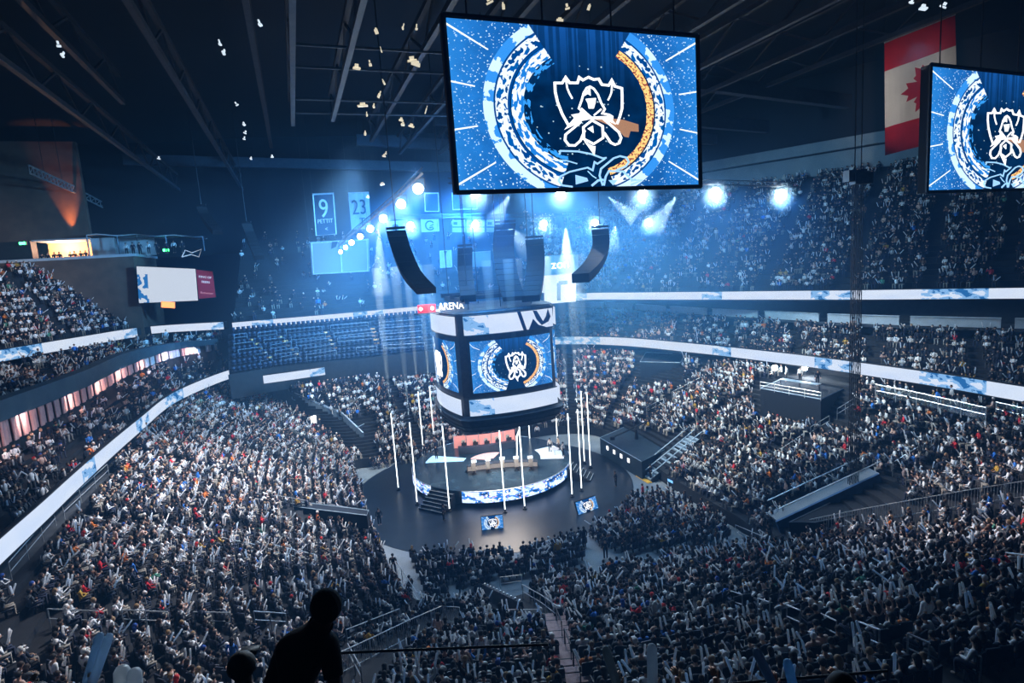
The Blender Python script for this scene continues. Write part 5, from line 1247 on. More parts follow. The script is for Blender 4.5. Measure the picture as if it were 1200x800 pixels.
for i, c in enumerate(([(1026, 449), (1060, 456), (1098, 465), (1155, 479)], [(1167, 472), (1200, 480), (1230, 488)])):
    B_ = [atz(x, y+15, 9.3) for x, y in c]
    t = handrail(c, 'glazed balcony railing under the lower right ribbon, %s' % ('longer left stretch' if i == 0 else 'stretch at the photo edge'), 'glazed railings under the lower right ribbon', h=1.1, n=6, r=.05, base=B_)
    mb = MB().grid([[up1(b, .1) for b in B_], [up1(b, 1.0) for b in B_], [up1(b, 1.0)+Vector((.03, .02, 0)) for b in B_], [up1(b, .1)+Vector((.03, .02, 0)) for b in B_]])
    gm = mat('glass_clear', (.7, .85, .9), .05); gm.node_tree.nodes['Principled BSDF'].inputs['Transmission Weight'].default_value = .95; mb.build('glass', gm, t)
# parapet of the centre stair opening, with pale studs
a, b = hit(568, 700), hit(613, 726)
t = thing('stair_parapet', 'slanting grey parapet with pale studs at the centre stair opening', 'parapet', a)
MB().bar(up1(a, .5), up1(b, .5), .2, 1.0).build('wall', 'concrete', t); mb = MB()
for k in range(11): c = a.lerp(b, (k+.5)/11); mb.bar(up1(c, 1.0), up1(c, 1.16), .1, .1)
mb.build('studs', 'rail', t)
# rose aisle stairs
t = thing('aisle_stairs', 'rose aisle stairs running down between the two near blocks', 'stairs', hit(680, 799))
mb = MB(); nb = MB(); N = 22
for k in range(N):
    f = k/N; yv = 722+(815-722)*f; xl = 640+(668-640)*f-2*f; xr = 658+(697-658)*f; a, b = hit(xl, yv), hit(xr, yv)
    if a and b:
        z = min(a.z, b.z)+.12; m_ = (a+b)/2; pd = hit(683, 812)-hit(649, 724); pd.z = 0; pd = Vector((pd.y, -pd.x, 0)).normalized()*.75; a, b = m_-pd, m_+pd; a.z = b.z = z; mb.bar(a, b, .62, .2); nb.bar(up1(a, .09), up1(b, .09), .07, .02)
mb.build('steps', 'stair_rose', t); nb.build('nosings', 'dark', t)
for f0_, f1_ in ((.1, .3), (.4, .62), (.7, .95)):
    P_ = [hit(649+(683-649)*f, 722+(815-722)*f) for f in (f0_, (f0_+f1_)/2, f1_)]
    if all(P_): MB().tube([up1(P_[0], .1)]+[up1(p, .95) for p in P_]+[up1(P_[2], .1)], .03, 6).build('centre_rail', 'steel_dark', t)
# amber-coloured steps in the balconies
def amber(px0, px1, w, n, label, surf=True):
    a, b = hit(*px0), hit(*px1)
    if not a or not b: return
    t = thing('amber_steps', label, 'steps', a, 'amber-lit balcony steps'); d = Vector(((b-a).y, -(b-a).x, 0)).normalized(); mb = MB()
    for k in range(n):
        f = (k+.5)/n; q = hit(px0[0]+(px1[0]-px0[0])*f, px0[1]+(px1[1]-px0[1])*f)
        if q: mb.bar(q+d*w/2+Vector((0, 0, .12)), q-d*w/2+Vector((0, 0, .12)), .35, .2)
    mb.build('steps', 'step_amber', t)
amber((1100, 422), (1144, 394), 1.3, 7, 'amber steps in the right club seats, nearest and brightest')
amber((857, 396), (886, 378), 1.0, 6, 'amber steps in the right club seats, middle pair left'); amber((812, 393), (842, 376), 1.0, 6, 'amber steps in the right club seats, leftmost')
amber((1190, 440), (1205, 431), 1.3, 4, 'amber steps cut by the right photo edge')
for (p0, p1, L) in (((319, 422), (293, 396), 'first amber aisle of the empty far balcony from left'), ((351, 418), (327, 393), 'second amber aisle of the empty far balcony from left'), ((394, 411), (381, 388), 'third amber aisle of the empty far balcony from left'), ((442, 405), (436, 384), 'fourth amber aisle of the empty far balcony from left')):
    amber(p0, p1, .7, 5, L)
# seat-row handrails in the empty balcony (pale lines)
rows_px = [((275, 393), (290, 391)), ((275, 404), (298, 401)), ((280, 411), (308, 407)), ((298, 417), (314, 414)), ((306, 424), (320, 421)), ((303, 391), (325, 388)), ((310, 399), (334, 396)), ((318, 405), (342, 401)), ((323, 412), (350, 408)), ((330, 419), (352, 415)),
           ((336, 387), (378, 383)), ((342, 395), (382, 391)), ((348, 402), (386, 397)), ((357, 409), (392, 404)), ((360, 416), (395, 411)), ((388, 382), (432, 378)), ((392, 391), (436, 386)), ((396, 397), (440, 393)), ((418, 408), (442, 406)), ((445, 385), (495, 381)), ((446, 392), (495, 388)), ((448, 399), (495, 395)), ((450, 405), (498, 402)), ((445, 378), (495, 374))]
for i, (a, b) in enumerate(rows_px):
    handrail([a, b], 'thin pale row rail of the empty far balcony', 'thin row rails of the empty far balcony', h=.9, n=2, dy=7, r=.04, m='steel_pale')
q0 = atz(403, 421, 12.); MB().bar(q0, q0+Vector((0, 0, 2.0)), 1.2, .3).build('lit_doorway', mat('amber_lit', (.8, .5, .2), emis=(1., .6, .2), es=1.), label='small amber-lit doorway in the empty far balcony', cat='doorway')
q0 = atz(281, 439, 10.4); MB().bar(q0, q0+Vector((0, 0, 1.8)), 1., .4).build('lit_pillar', mat('amber_soft', (.8, .42, .18), emis=(1., .5, .2), es=.35), label='amber-lit pillar at the end of the lower left ribbon', cat='pillar')
q0 = atz(365, 492, 5.5); MB().bar(q0, q0+atz(374, 489, 5.5)-atz(365, 492, 5.5), .3, .9).build('lit_sign', mat('sign_white', (.8, .8, .8), emis=(.9, .95, 1), es=1.5), label='small white lit sign beside the far left corner aisle', cat='sign')
# railings / walls of the far-left corner passage
P_ = [hit(x, y) for x, y in ((296, 446), (330, 462), (365, 478), (402, 493), (425, 515))]
P_ = [p for p in P_ if p]
t = thing('corner_passage_wall', 'low grey wall along the diagonal passage in the far left corner', 'wall', P_[-1]); MB().grid([[up1(p, 0) for p in P_], [up1(p, .9) for p in P_], [up1(p, .9)+Vector((.2, .1, 0)) for p in P_], [up1(p, 0)+Vector((.2, .1, 0)) for p in P_]]).build('wall', 'steel_pale', t); MB().tube([up1(p, 1.1) for p in P_], .05, 5).build('top_rail', 'rail', t)

# ---------------- platforms and boxes
def px_box(name, px, z0, z1, m, label, cat, parts=None, kind=None):
    q = [atz(x, y, z1) for x, y in px]; t = thing(name, label, cat, Vector((q[0].x, q[0].y, z0)))
    n = len(q); MB().add([Vector((v.x, v.y, z0)) for v in q]+q, [tuple(range(n))[::-1], tuple(range(n, 2*n))]+[(i, (i+1) % n, (i+1) % n+n, i+n) for i in range(n)]).build('body', m, t)
    e = MB(); e.tube([up1(v, .03) for v in q+[q[0]]], .05, 4); e.build('edge_trim', 'steel_pale', t); return t, q
t, q = px_box('camera_platform', ((891, 455), (962, 468), (1004, 448), (930, 438)), 3.5, 9., mat('drape_navy', (.008, .014, .025), .9), 'big black-draped platform with crew and two bright lamps in the right stand', 'platform')
B_ = [up1(v, 0) for v in (q[0], q[1])]; handrail(None, 'pale front rail of the black-draped platform', None, h=.7, n=5, base=B_)
pt = q
t, q = px_box('broadcast_platform', ((750, 424), (797, 425), (803, 415), (757, 413)), 5.5, 9.2, 'drape_navy' , 'smaller dark draped platform high in the far right stand', 'platform')
t, q = px_box('camera_deck', ((703, 513), (752, 541), (792, 520), (742, 496)), .0, 2.0, noisy('deck_navy', (.012, .025, .04), (.02, .04, .06), 1., .5), 'low dark square deck with small white lights on its front, right of the stage', 'deck')
mb = MB()
for k in range(4): c = q[0].lerp(q[1], .2+.17*k)-Vector((0, 0, .7)); n = Vector(((q[1]-q[0]).y, -(q[1]-q[0]).x, 0)).normalized(); mb.bar(c+n*.03-(q[1]-q[0]).normalized()*.2, c+n*.03+(q[1]-q[0]).normalized()*.2, .06, .45)
mb.build('front_lights', mat('small_white', (.9, .9, .9), emis=(.9, .95, 1), es=1.6), t)
t = thing('camera_crane', 'dark camera crane standing on the low square deck', 'crane', q[3].lerp(q[1], .45)); c = q[3].lerp(q[1], .45)
MB().tube([c, up1(c, 1.2)], .25, 8, r1=.12).build('pedestal', 'steel_dark', t); MB().tube([up1(c, 1.3)-PX*4-AX*1.5, up1(c, 1.5), up1(c, 1.6)+PX*2.5+AX*1], .1, 6).build('arm', 'steel_dark', t); MB().box(up1(c, 1.2)-PX*4.1-AX*1.5, (.5, .4, .35)).build('camera', 'steel_dark', t)
px_box('tunnel_box', ((403, 491), (420, 500), (436, 492), (415, 485)), .5, 4.6, 'drape_navy', 'dark box over the tunnel in the far left corner', 'box')
t, q = px_box('exit_opening', ((331, 592), (430, 604), (432, 598), (334, 586)), hit(380, 612).z-.3, hit(380, 612).z+.9, 'drape_navy', 'dark sunken exit opening in the left stand', 'opening')
# escalator-like stairs right of the deck
a, b = atz(757, 560, .1), hit(815, 512); t = thing('access_stairs', 'pale access stairs with rails rising right from the floor to the right stand', 'stairs', a); mb = MB(); s = Vector(((b-a).y, -(b-a).x, 0)).normalized()
b = Vector((b.x, b.y, max(b.z, 3.))); n = 16
for k in range(n): c = a.lerp(b, (k+.5)/n); mb.bar(c-s*1.0, c+s*1.0, (b-a).length/n*.9, .16)
mb.build('treads', 'steel_pale', t); rl = MB()
for sg in (-1.1, 0, 1.1): rl.tube([up1(a+s*sg, .9), up1(b+s*sg, .9)], .06, 5)
rl.build('rails', 'steel_pale', t); MB().bar(a+s*1.1-Vector((0, 0, .0)), b+s*1.1, .08, .5).bar(a-s*1.1, b-s*1.1, .08, .5).build('stringer', 'steel_dark', t)
MB().bar(a-s*1.2-(b-a).normalized()*.3+Vector((0, 0, .05)), a+s*1.2-(b-a).normalized()*.3+Vector((0, 0, .05)), .5, .12).build('yellow_edge', mat('yellow', (.8, .45, .05), .6), t)
for sg in range(3): c = a.lerp(b, .3+.3*sg); MB().tube([Vector((c.x, c.y, 0))+s, c+s], .08, 6).build('support', 'steel_dark', t)
# right vomitory: sloped pale ramp and blue drape
a, b = atz(912, 612, 2.4), atz(1032, 556, 5.4); s = Vector(((b-a).y, -(b-a).x, 0)).normalized(); t = thing('exit_ramp', 'sloping pale ramp beside the dark opening in the right corner', 'ramp', a)
MB().bar(a-s*.8, b-s*.8, 1.5, .2).build('deck', 'floor_grey', t); r_ = MB(); 
for sg in (-1.6, 0): r_.tube([up1(a+s*sg, 1.1), up1(b+s*sg, 1.1)], .05, 5)
r_.build('rails', 'rail', t); w_ = MB().bar(a+s*.1-Vector((0, 0, .6)), b+s*.1-Vector((0, 0, .6)), .2, 1.6); w_.build('side_wall', noisy('drape_blue', (.01, .06, .16), (.02, .09, .22), 2.), t)
q_ = [atz(x, y, 5.2) for x, y in ((1032, 556), (1068, 588), (948, 616), (912, 616))]
px_box('dark_opening', ((1030, 562), (1066, 590), (955, 612), (925, 612)), 1.3, 3.6, mat('void_black', (.004, .008, .014), .9), 'dark opening between the ramp and the baluster fence', 'opening')
# wall band with lit section signs along the right floor edge
for i, (x, y) in enumerate(((787, 563), (818, 576), (851, 592))):
    q = hit(x, y+6) or atz(x, y, 1.2); q = atz(x, y, .75); t = thing('section_sign', 'small blue-lit section sign on the right floor wall, %s from left' % NUMW[i], 'sign', q, 'section signs on the right floor wall')
    d = (atz(x+10, y+5, .75)-q).normalized(); n = Vector((d.y, -d.x, 0)); q = q+n*.12; MB().bar(q-d*.55, q+d*.55, .08, .6).build('panel', 'drape_navy', t); MB().bar(q-d*.4+n*.05, q+d*.4+n*.05, .03, .26).build('lit_face', mat('sign_blue', (.1, .3, .6), emis=(.2, .5, 1), es=.9), t)
# bright lamps on the platforms, crew
for i, (x, y, Y0, L) in enumerate(((908, 431, 0, 'bright lamp on the black-draped platform, left of two'), (943, 431, 0, 'bright lamp on the black-draped platform, right of two'), (765, 404, 1, 'white lamp over the far dark platform, left of three'), (783, 405, 1, 'white lamp over the far dark platform, middle of three'), (795, 405, 1, 'white lamp over the far dark platform, right of three'))):
    Yq = atz(925, 445, 9).y if Y0 == 0 else atz(775, 418, 9.2).y
    q = aty(x, y, Yq); b = Vector((q.x, q.y, 9. if Y0 == 0 else 9.2)); t = thing('stand_lamp', L, 'lamp', b, 'lamps on the stand platforms'); r = .3 if Y0 == 0 else .28
    MB().tube([b, q-Vector((0, 0, .2))], .04, 6).build('stand', 'steel_dark', t); MB().box(q+Vector((0, .15, 0)), (.7, .1, .5)).build('housing', 'steel_dark', t); MB().ball(q, r, 10, 6).build('lens', mat('warm_lens', (1, 1, 1), emis=(1., .95, .85), es=40 if Y0 == 0 else 20), t)
    l = bpy.data.lights.new('platform_light', 'POINT'); l.energy = 500 if Y0 == 0 else 220; l.color = (.75, .88, 1.); l.shadow_soft_size = .3; o = bpy.data.objects.new('platform_light', l); COL.objects.link(o); o.location = q+Vector((0, -.45, .1))
def person_at(q, yaw, kind, top, label, hair=0, group=None, sk=0, s=1., pants=0, var=0, topc=None):
    key = (kind, var)
    if key not in protos: protos[key] = make_person(kind, cap=(var == 2), hairlong=(var == 1))
    o = dup(protos[key][0], q, yaw, label, group); o['category'] = 'person'; PROTO_USED.add(key); o.color = (*SKINS[sk], 1); o.scale = (s, s, s)
    for c in KIDS[o.name]:
        n0 = c.name.split('.')[0]; c.color = (*((topc or PAL[top][0]) if n0 == 'top' else PANTS[pants] if n0 == 'trousers' else HAIR[hair][0]), 1)
    return o
def chair(q, yaw, label, group):
    o = dup(CH, q, yaw, label, group); return o
mat('chair_cream', (.55, .52, .48), .5)
CH = thing('gaming_chair', '', 'chair'); MB().lathe((0, 0, 0), [(.3, .0), (.28, .06), (.04, .1), (.04, .38)], 10).build('base', 'steel_dark', CH); MB().box((0, .12, .43), (.5, .48, .09)).build('seat', 'steel_dark', CH); MB().box((0, -.15, .85), (.48, .08, .8)).box((0, -.15, 1.26), (.3, .08, .12)).build('backrest', 'chair_cream', CH)
pw_ = ['at the left end', 'second from left', 'in the middle', 'second from right', 'at the right end']
for (P_, nm, tc) in ((POS_BACK, 'rear', (.6, .03, .04)), (POS_FRONT, 'front', (.04, .05, .08))):
    for k, (q, yaw) in enumerate(P_):
        q = Vector((q.x, q.y, DZ)); ang = yaw-PI/2
        person_at(q, ang, 'lean', 6, 'player in %s shirt seated %s of the %s game desk' % ('red' if nm == 'rear' else 'dark', pw_[k], nm), group='players at the game desks', topc=tc)
        chair(q, ang, 'pale-backed gaming chair %s of the %s game desk' % (pw_[k], nm), 'gaming chairs on the stage')
for k, (x, y, tc) in enumerate(((645, 530, (.7, .7, .7)), (655, 528, (.6, .5, .4)), (660, 535, (.7, .7, .72)))):
    person_at(atz(x, y, DZ), k*2., 'stand', 0, 'presenter standing at the white table on the bright stage floor, %s of three' % ('left', 'middle', 'right')[k], group='presenters at the small table', topc=tc)
for k, (x, y) in enumerate(((498, 535), (505, 530), (512, 538), (521, 531), (537, 524))):
    person_at(atz(x, y, DZ), k*1.3, 'stand', 3, 'crew member in dark clothes standing on the left part of the stage, %s from left' % NUMW[k], group='crew on the left of the stage')
for k, (x, y) in enumerate(((575, 512), (590, 508), (603, 507), (618, 510), (630, 513))):
    person_at(atz(x, y, DZ if y > 511 else 0), k*1.1+2, 'stand', 0, 'person in white standing behind the rose desk, %s from left' % NUMW[k], group='people in white behind the rear desk')
for k, (x, y, L, kd, tp) in enumerate(((462, 673, 'dark figure walking in the left floor passage, nearer the stage', 'walk', 2), (482, 700, 'dark figure walking in the left floor passage, farther from the stage', 'walk', 2), (722, 570, 'dark figure standing on the floor right of the stage', 'stand', 2), (738, 546, 'figure in white bending by the low square deck', 'stand', 0), (445, 615, 'dark figure standing at the floor edge left of the stage', 'stand', 2), (520, 610, 'dark figure standing in front of the stage stairs', 'stand', 2), (424, 578, 'dark figure at the left end of the floor', 'stand', 2), (710, 655, 'dark figure standing at the right floor passage', 'stand', 3), (763, 562, 'dark figure at the foot of the access stairs', 'stand', 2))):
    person_at(atz(x, y, 0.03), k*.9, kd, tp, L, sk=k % 4)
zc = 9.
for k, (x, y) in enumerate(((922, 447), (938, 448), (958, 452))):
    person_at(atz(x, y, zc), 1.+k, 'stand', 0 if k < 2 else 3, 'crew member on the black-draped platform, %s of three' % ('left', 'middle', 'right')[k], group='crew on the draped platform')
ta, tb_ = atz(915, 452, zc), atz(960, 459, zc); t = thing('crew_table', 'equipment table on the black-draped platform', 'table', ta); MB().bar(up1(ta, .75), up1(tb_, .75), .8, .06).build('top', 'steel_pale', t)
for c in (ta, tb_, ta.lerp(tb_, .5)): MB().bar(c, up1(c, .73), .06, .06).build('leg', 'steel_dark', t)
# people leaning on the bar and suites
for k, x in enumerate((49, 56, 64, 70, 83, 88, 95, 101)):
    q = ona(x, 300, a0+5.); q.z = zt_-.75; person_at(q, PI+.35, 'stand', 2, 'dark silhouette standing at the lit bar, %s from left' % NUMW[k], group='silhouettes at the lit bar', s=.95+.02*(k % 4))
for k, x in enumerate((150, 158, 166, 176, 186, 197, 206, 216)):
    q = ona(x, 304, a0+.9); q.z = zt_-.2; person_at(q, PI+.35, 'stand', 3 if k % 3 else 0, 'spectator on the open terrace under the canopy, %s from left' % NUMW[k], group='spectators on the terrace above the white board')

# ---------------- the near upper stand and what is close to the camera
def near_terrace():
    mb = MB(); rows = [(-1.2, 22.4), (.9, 22.4), (.9, 21.6), (2.0, 21.6), (2.0, 20.85), (3.0, 20.85), (3.0, 20.1), (4.1, 20.1), (4.1, 19.35), (4.6, 19.35), (4.6, 18.75), (5.8, 18.75), (5.8, 17.0), (-1.2, 17.0)]
    mb.grid([[Vector((x, y, z)) for x in (-9, 12)] for y, z in rows+[rows[0]]]); return mb
near_terrace().build('floor_near_terrace', 'dark', kind='structure')
for i, (px, Y0, Y1) in enumerate(((((396, 765), (437, 763), (560, 758), (642, 755)), 6.4, 6.4), (((855, 801), (965, 792), (1040, 786)), 6.0, 6.0))):
    P_ = [aty(x, y, Y0) for x, y in px]; t = thing('guard_rail', 'dark thin guard rail close to the camera, %s' % ('left of the centre' if i == 0 else 'at bottom right'), 'railing', P_[0], 'dark guard rails close to the camera')
    MB().tube(P_, .016, 8).build('rail', 'array_black', t)
    for c in (P_[0], P_[-1]): MB().tube([c, Vector((c.x, c.y, 17.))], .004, 6).build('post', 'array_black', t)
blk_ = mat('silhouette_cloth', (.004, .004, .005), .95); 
# standing man leaning, seen from behind
D0 = 4.3
def SP_(x, y, Y): return aty(x, y, Y)
hd = SP_(383, 711, 4.25)
Pm = dict(head=hd, neck=hd+Vector((-.05, .0, -.13)), chest=SP_(357, 764, 4.25), waist=SP_(345, 812, 4.3), hip=SP_(338, 855, 4.3), shR=SP_(385, 751, 4.2), shL=SP_(336, 758, 4.35), elR=SP_(392, 800, 4.1), elL=SP_(316, 808, 4.45), haR=SP_(398, 840, 3.95), haL=SP_(322, 850, 4.2))
hp = Pm['hip']
fz = 19.35
Pm.update(kneeR=hp+Vector((.12, .06, -.40)), kneeL=hp+Vector((-.12, .06, -.40)), footR=Vector((hp.x+.12, hp.y+.25, fz+.08)), footL=Vector((hp.x-.12, hp.y+.3, fz+.08)), toeR=Vector((hp.x+.14, hp.y+.42, fz+.05)), toeL=Vector((hp.x-.14, hp.y+.46, fz+.05)))
vs, fs, nr, lb, J = skin_mesh(Pm, sub=2, rs=1.22)
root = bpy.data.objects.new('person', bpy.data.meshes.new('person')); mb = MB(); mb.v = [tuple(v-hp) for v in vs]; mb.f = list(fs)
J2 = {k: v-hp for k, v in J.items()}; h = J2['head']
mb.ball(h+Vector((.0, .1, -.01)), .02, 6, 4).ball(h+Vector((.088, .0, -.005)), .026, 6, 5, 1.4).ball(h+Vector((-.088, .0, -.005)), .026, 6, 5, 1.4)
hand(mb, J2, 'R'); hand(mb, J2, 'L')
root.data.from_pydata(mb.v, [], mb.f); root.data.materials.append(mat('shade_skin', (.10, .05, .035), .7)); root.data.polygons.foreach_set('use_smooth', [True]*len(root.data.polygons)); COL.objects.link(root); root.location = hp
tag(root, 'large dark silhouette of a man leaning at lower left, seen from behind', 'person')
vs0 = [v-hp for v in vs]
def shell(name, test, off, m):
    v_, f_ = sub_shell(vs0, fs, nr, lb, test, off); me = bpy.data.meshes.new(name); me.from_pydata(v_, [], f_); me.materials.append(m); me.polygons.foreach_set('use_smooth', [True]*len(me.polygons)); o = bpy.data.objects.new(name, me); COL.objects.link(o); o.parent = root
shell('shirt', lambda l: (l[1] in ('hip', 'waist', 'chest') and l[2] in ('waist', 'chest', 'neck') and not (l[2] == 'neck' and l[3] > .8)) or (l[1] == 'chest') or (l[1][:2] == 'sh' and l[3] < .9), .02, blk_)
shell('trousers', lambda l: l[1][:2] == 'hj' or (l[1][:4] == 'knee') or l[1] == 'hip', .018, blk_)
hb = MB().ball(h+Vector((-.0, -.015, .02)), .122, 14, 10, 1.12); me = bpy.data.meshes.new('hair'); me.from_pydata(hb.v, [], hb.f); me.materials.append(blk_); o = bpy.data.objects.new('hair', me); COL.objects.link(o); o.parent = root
# heads of the row in front and hands with big clapper sticks
def near_person(x, y, Y, kind, label, top=2, hair=0, var=0, rot=0., sk=2):
    hd_ = aty(x, y, Y); P_ = pose(kind); off = Vector(P_['head']); R_ = Matrix.Rotation(rot, 4, 'Z'); q = hd_-(R_ @ off)
    return person_at(q, rot, kind, top, label, hair=hair, var=var, sk=sk)
near_person(285, 782, 4.3, 'sit', 'dark silhouette head with a grey-blue cap left of the leaning man', var=2, hair=0).color = (.1, .06, .05, 1)
near_person(985, 806, 4.2, 'sit', 'brown-haired head with a red hood at the bottom edge, right', top=6, hair=1, var=1)
near_person(706, 822, 4.1, 'sit', 'dark rounded head at the bottom edge right of the rose stairs', hair=0, var=0)
near_person(45, 818, 4.4, 'sit', 'dark head at the bottom left corner', hair=0, var=0)
for i, (x, y0, y1, x1, Y, r, L, c) in enumerate(((129, 742, 812, 104, 5.2, .042, 'big pale blue clapper stick at bottom left, right of a close pair', (.45, .6, .75)), (118, 741, 812, 98, 5.25, .042, 'big pale blue clapper stick at bottom left, left of a close pair', (.35, .5, .65)),
        (143, 780, 815, 143, 4.9, .07, 'rounded white clapper stick tip at bottom left, left of two', (.75, .78, .8)), (157, 783, 815, 159, 4.9, .065, 'rounded white clapper stick tip at bottom left, right of two', (.7, .74, .78)),
        (764, 754, 815, 765, 5., .05, 'upright grey clapper stick at the bottom edge right of the rose stairs', (.42, .5, .58)), (709, 757, 815, 727, 5.2, .045, 'dim tilted clapper stick between the rose stairs and the upright grey one', (.2, .25, .3)),
        (885, 760, 815, 912, 5., .045, 'dark blue tilted clapper stick at bottom right, left of two', (.12, .2, .3)), (922, 772, 815, 932, 5., .045, 'bright blue tilted clapper stick at bottom right, right of two', (.2, .4, .6)))):
    a, b = aty(x, y0, Y), aty(x1, y1, Y); d = (a-b); mb = MB(); L_ = d.length; e = a-d/L_*(.55 if i < 2 else .42)
    dn_ = (d/L_); mb.tube([e-dn_*.05, e, a-dn_*.06, a-dn_*.02, a], [r*.6, r, r, r*.75, r*.25], 16); o = mb.build('clapper_stick', mat('near_stick_%d' % i, c, .4), label=L, cat='clapper stick', group='big clapper sticks close to the camera', smooth=True)
    translucent('near_stick_%d' % i, .65)
    if i not in (1, 3): hh_ = pose('up')['haR'] if i in (0, 2) else pose('up')['haL']; q = e-Vector(hh_)+Vector((0, -.02, -.02)); person_at(q, 0., 'up', 2+i % 2, 'spectator under the '+L.split(',')[0].replace(' at the bottom edge', '').replace(' of the rose stairs', ' of stairs'), group='spectators under the close clapper sticks')
for k, v in list(protos.items()): wipe(v[0])
wipe(seatroot); wipe(CH)
# ---------------- light
w = bpy.data.worlds.new('world'); SC.world = w; w.use_nodes = True; nt = w.node_tree; nt.nodes['Background'].inputs[0].default_value = (.02, .06, .14, 1); nt.nodes['Background'].inputs[1].default_value = .0
def haze_body(name, label, c, rx, ry, rz, dens, col=(.13, .45, 1.)):
    m = bpy.data.materials.new(name); m.use_nodes = True; n2 = m.node_tree; n2.nodes.clear(); X.nt = n2; o = n2.nodes.new('ShaderNodeOutputMaterial'); v = n2.nodes.new('ShaderNodeVolumeScatter')
    t = n2.nodes.new('ShaderNodeTexCoord'); sp = n2.nodes.new('ShaderNodeSeparateXYZ'); n2.links.new(t.outputs['Object'], sp.inputs[0]); x, y, z = (X(sp.outputs[k]) for k in range(3))
    z = z-rz; r = (x*x)/(rx*rx)+(y*y)/(ry*ry)+(z*z)/(rz*rz); d = X.op('SUBTRACT', 1., r, clamp=True)*dens
    n2.links.new(d.v, v.inputs['Density']); v.inputs['Color'].default_value = (*col, 1); v.inputs['Anisotropy'].default_value = .2; n2.links.new(v.outputs[0], o.inputs['Volume'])
    mb = MB().lathe(c, [(math.sqrt(max(0, 1-s*s))*1.0*rx+.01, s*rz) for s in np.linspace(-1, 1, 15)], 28, 1., ry/rx); mb.build(name, m, label=label, cat='haze', kind='stuff')
haze_body('stage_haze', 'blue haze hanging round the rig above the scoreboard', (4, 66, 22), 34, 24, 15, .016)
for i, (px_, lb_) in enumerate(((rowC[:4], 'added glow haze round the curved slanting lamp truss'), (rowA[:3], 'added glow haze round the lamps under the hanging screen'), (rowA[3:], 'added glow haze round the two big lamps right of the screen'), (rowB, 'added glow haze round the lower straight lamp row'))):
    Yk_ = (YC[:4], YA[:3], YA[3:], YB)[i]; pts_ = [aty(x, y, Y) for (x, y), Y in zip(px_, Yk_)]
    for j, q in enumerate(pts_): haze_body('lamp_glow_haze', lb_+', '+NUMW[j]+' lamp', q-Vector((0, 0, .35)), *((1.1, 1.1, 1.5, .10) if i == 0 else (1.6, 1.6, 1.6, .22)), (.6, .85, 1.))  # haze balls added to give each lamp a soft glow
vs_ = nt.nodes.new('ShaderNodeVolumeScatter'); vs_.inputs['Density'].default_value = HAZE; vs_.inputs['Anisotropy'].default_value = .25; vs_.inputs['Color'].default_value = (.16, .48, 1., 1)
nt.links.new(vs_.outputs[0], nt.nodes['World Output'].inputs['Volume'])
def spot(loc, to, energy, col, ang, blend=.5, size=.3, name='spot_light'):
    l = bpy.data.lights.new(name, 'SPOT'); l.energy = energy; l.color = col; l.spot_size = math.radians(ang); l.spot_blend = blend; l.shadow_soft_size = size
    o = bpy.data.objects.new(name, l); COL.objects.link(o); o.location = loc; d = Vector(to)-Vector(loc); o.rotation_euler = d.to_track_quat('-Z', 'Y').to_euler(); return o
WH = (.74, .87, 1.); BL = (.05, .34, 1.)
rig = Vector((SCN.x, SCN.y, 31))
# house wash over the stands from the rig
spot(W(6, 50, 33), W(-6, 50, 6), 74000, (.93, .93, 1.), 62, .9, 1.)
spot(W(12, 54, 33), W(-3, 70, 6), 46000, WH, 50, .9, 1.)
spot(W(24, 55, 33), W(44, 44, 6), 78000, WH, 60, .9, 1.)
spot(W(24, 60, 33), W(40, 68, 6), 64000, WH, 52, .9, 1.)
spot(W(18, 48, 33), W(12, 24, 6), 15000, WH, 52, .9, 1.)
spot(W(30, 44, 33), W(38, 20, 8), 42000, (1., .88, .87), 44, .9, 1.)
spot(W(6, 44, 33), W(-9, 28, 8), 38000, (.98, .92, .93), 44, .9, 1.)
spot(W(18, 62, 33), W(8, 77, 5), 40000, WH, 54, .9, 1.)
spot(W(14, 45, 33), Vector((0, 4.8, 20.5)), 45000, WH, 22, .9, .6)  # added spot that brightens the clapper sticks close to the camera
# stage wash
spot(SCN+Vector((-6, -9, 26)), SCN+Vector((0, 0, 1.6)), 95000, (1., .95, .92), 26, .6, .5)
spot(disc+Vector((3, -10, 30)), disc, 14000, BL, 70, .8, .5)
al = bpy.data.lights.new('underboard_light', 'AREA'); al.energy = 1700; al.color = (1., .93, .9); al.shape = 'RECTANGLE'; al.size = 6; al.size_y = 6; o = bpy.data.objects.new('underboard_light', al); COL.objects.link(o); o.location = (C0.x, C0.y, 7.7); o.rotation_euler = (0, 0, math.radians(20))
# upper stands and haze: blue
spot(rig+Vector((0, 4, 0)), W(10, 95, 20), 85000, BL, 110, 1., 1.)
spot(rig+Vector((5, 3, 0)), W(58, 60, 22), 45000, (.22, .56, 1.), 80, 1., 1.)
spot(rig+Vector((-5, 3, 0)), W(-14, 92, 20), 80000, (.12, .45, 1.), 75, 1., 1.)
spot(W(10, 40, 30), W(-36, 80, 24), 42000, (.85, .88, 1.), 34, .9, 1.)
spot(rig+Vector((0, -2, -4)), Vector((-4, 66, 46)), 5000, (.1, .4, 1.), 120, 1., 1.)
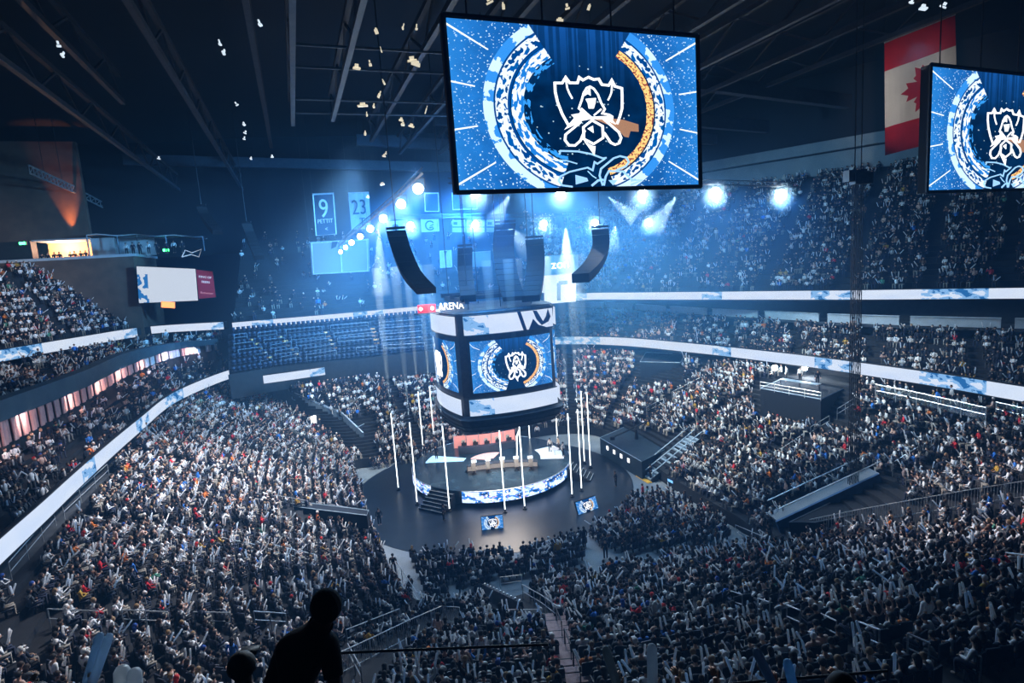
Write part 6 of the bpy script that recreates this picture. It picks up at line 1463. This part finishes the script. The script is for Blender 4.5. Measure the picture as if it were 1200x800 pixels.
# light beams put in as added haze cones, each with its own spot
def beam_haze_mat(name, dens):
    m = bpy.data.materials.new(name); m.use_nodes = True; nt = m.node_tree; nt.nodes.clear(); o = nt.nodes.new('ShaderNodeOutputMaterial'); v = nt.nodes.new('ShaderNodeVolumeScatter')
    v.inputs['Density'].default_value = dens; v.inputs['Color'].default_value = (.75, .9, 1., 1); v.inputs['Anisotropy'].default_value = .1; nt.links.new(v.outputs[0], o.inputs['Volume']); MATS[name] = m; return m
beam_haze_mat('beam_haze_column', .22); beam_haze_mat('beam_haze_wide', .09)
for i, q in enumerate(TB_):
    z0, z1 = 8.9, 24.; r0, r1 = .1, .52
    MB().tube([q+Vector((0, 0, z0)), q+Vector((0, 0, z1*.6)), q+Vector((0, 0, z1))], [r0, r0+(r1-r0)*.4, r1], 14).build('beam_haze_column', 'beam_haze_column', label='light beam shaped as haze column over the light tube: '+side[i], cat='smoke', group='beam-shaped haze columns above the light tubes', kind='stuff')  # added haze column shaped to imitate the light beam above the tube
    spot(q+Vector((0, 0, 8.8)), q+Vector((0, 0, 40)), 11000, (.7, .87, 1.), 4.2, .4, .02, 'beam_light')
for k, ((x, y, Y), (x1, y1, Y1), e_, a_, lb) in enumerate((((663, 264, 58), (665, 350, 58), 30000, 26, 'widest, straight down beside the scoreboard'), ((597, 229, 55), (580, 258, 52), 3500, 24, 'short, slanting down left under the screen'), ((596, 266, 66), (620, 292, 62), 3500, 30, 'short, slanting right, lower row'),
        ((710, 229, 56), (745, 256, 56), 3500, 26, 'short, slanting right under the screen'), ((793, 230, 58), (766, 266, 56), 5000, 28, 'slanting left under the screen right corner'), ((443, 257, 58), (447, 345, 60), 16000, 15, 'narrow, straight down from the curved truss'), ((722, 262, 70), (716, 292, 68), 3000, 34, 'dim, lower row right'), ((720, 230, 60), (722, 230, 60), 0, 1, ''))):
    if not e_: continue
    s0 = aty(x, y, Y); s1 = aty(x1, y1, Y1); d = (s1-s0); L = d.length; r = math.tan(math.radians(a_/2))*L
    MB().tube([s0+d*.02, s0+d*.5, s1], [.08, r*.52, r*1.02], 16).build('light_beam_haze', 'beam_haze_wide', label='light beam shaped as pale haze, '+lb, cat='smoke', group='beam-shaped haze under the rig', kind='stuff')  # added haze cone shaped to imitate a light beam
    spot(s0, s1, e_, (.55, .78, 1.), a_, .5, .04, 'beam_light')
# warm bar light and uplight
bl = bpy.data.lights.new('bar_light', 'POINT'); bl.energy = 2600; bl.color = (1., .6, .42); bl.shadow_soft_size = .5; o = bpy.data.objects.new('bar_light', bl); COL.objects.link(o); q = ona(75, 290, a0+8.5); q.z = zt_+1.9; o.location = q
q = ona(84, 272, a0+5.3); spot(Vector((q.x, q.y, zt_+2.8)), Vector((q.x-.3, q.y+.4, zt_+8)), 6500, (1., .33, .1), 40, .9, .15)
spot(W(-10, 62, 30), W(-34, 92, 24), 5000, (1., .8, .7), 45, .8, 1.)
spot(aty(1075, 60, 34), aty(1078, 105, 58), 16000, (1., .97, .95), 26, .8, .6)  # added spot that brightens the flag
SC.view_settings.view_transform = 'Standard'; SC.view_settings.look = 'None'; SC.view_settings.gamma = 1; SC.view_settings.exposure = EXPO; SC.view_settings.use_curve_mapping = False
SC.cycles.use_denoising = True; SC.cycles.volume_step_rate = 2.5; SC.cycles.max_bounces = 4; SC.cycles.diffuse_bounces = 2; SC.cycles.glossy_bounces = 2; SC.cycles.transmission_bounces = 4; SC.cycles.volume_bounces = 0; SC.cycles.sample_clamp_indirect = 4; SC.cycles.sample_clamp_direct = 0; SC.cycles.caustics_reflective = False; SC.cycles.caustics_refractive = False

for k in range(9):
    q = PB[2+k*4]; zz = zt[2+k*4].z; l = bpy.data.lights.new('curtain_fill_light', 'AREA'); l.energy = 70; l.color = (1., .72, .70); l.size = .5; o = bpy.data.objects.new('curtain_fill_light', l); COL.objects.link(o)  # area lights added to brighten the curtain panels
    o.location = (q.x+.75, q.y-.25, zz-.12); o.rotation_euler = (Vector((-.55, .1, -1.)).to_track_quat('-Z', 'Y')).to_euler()
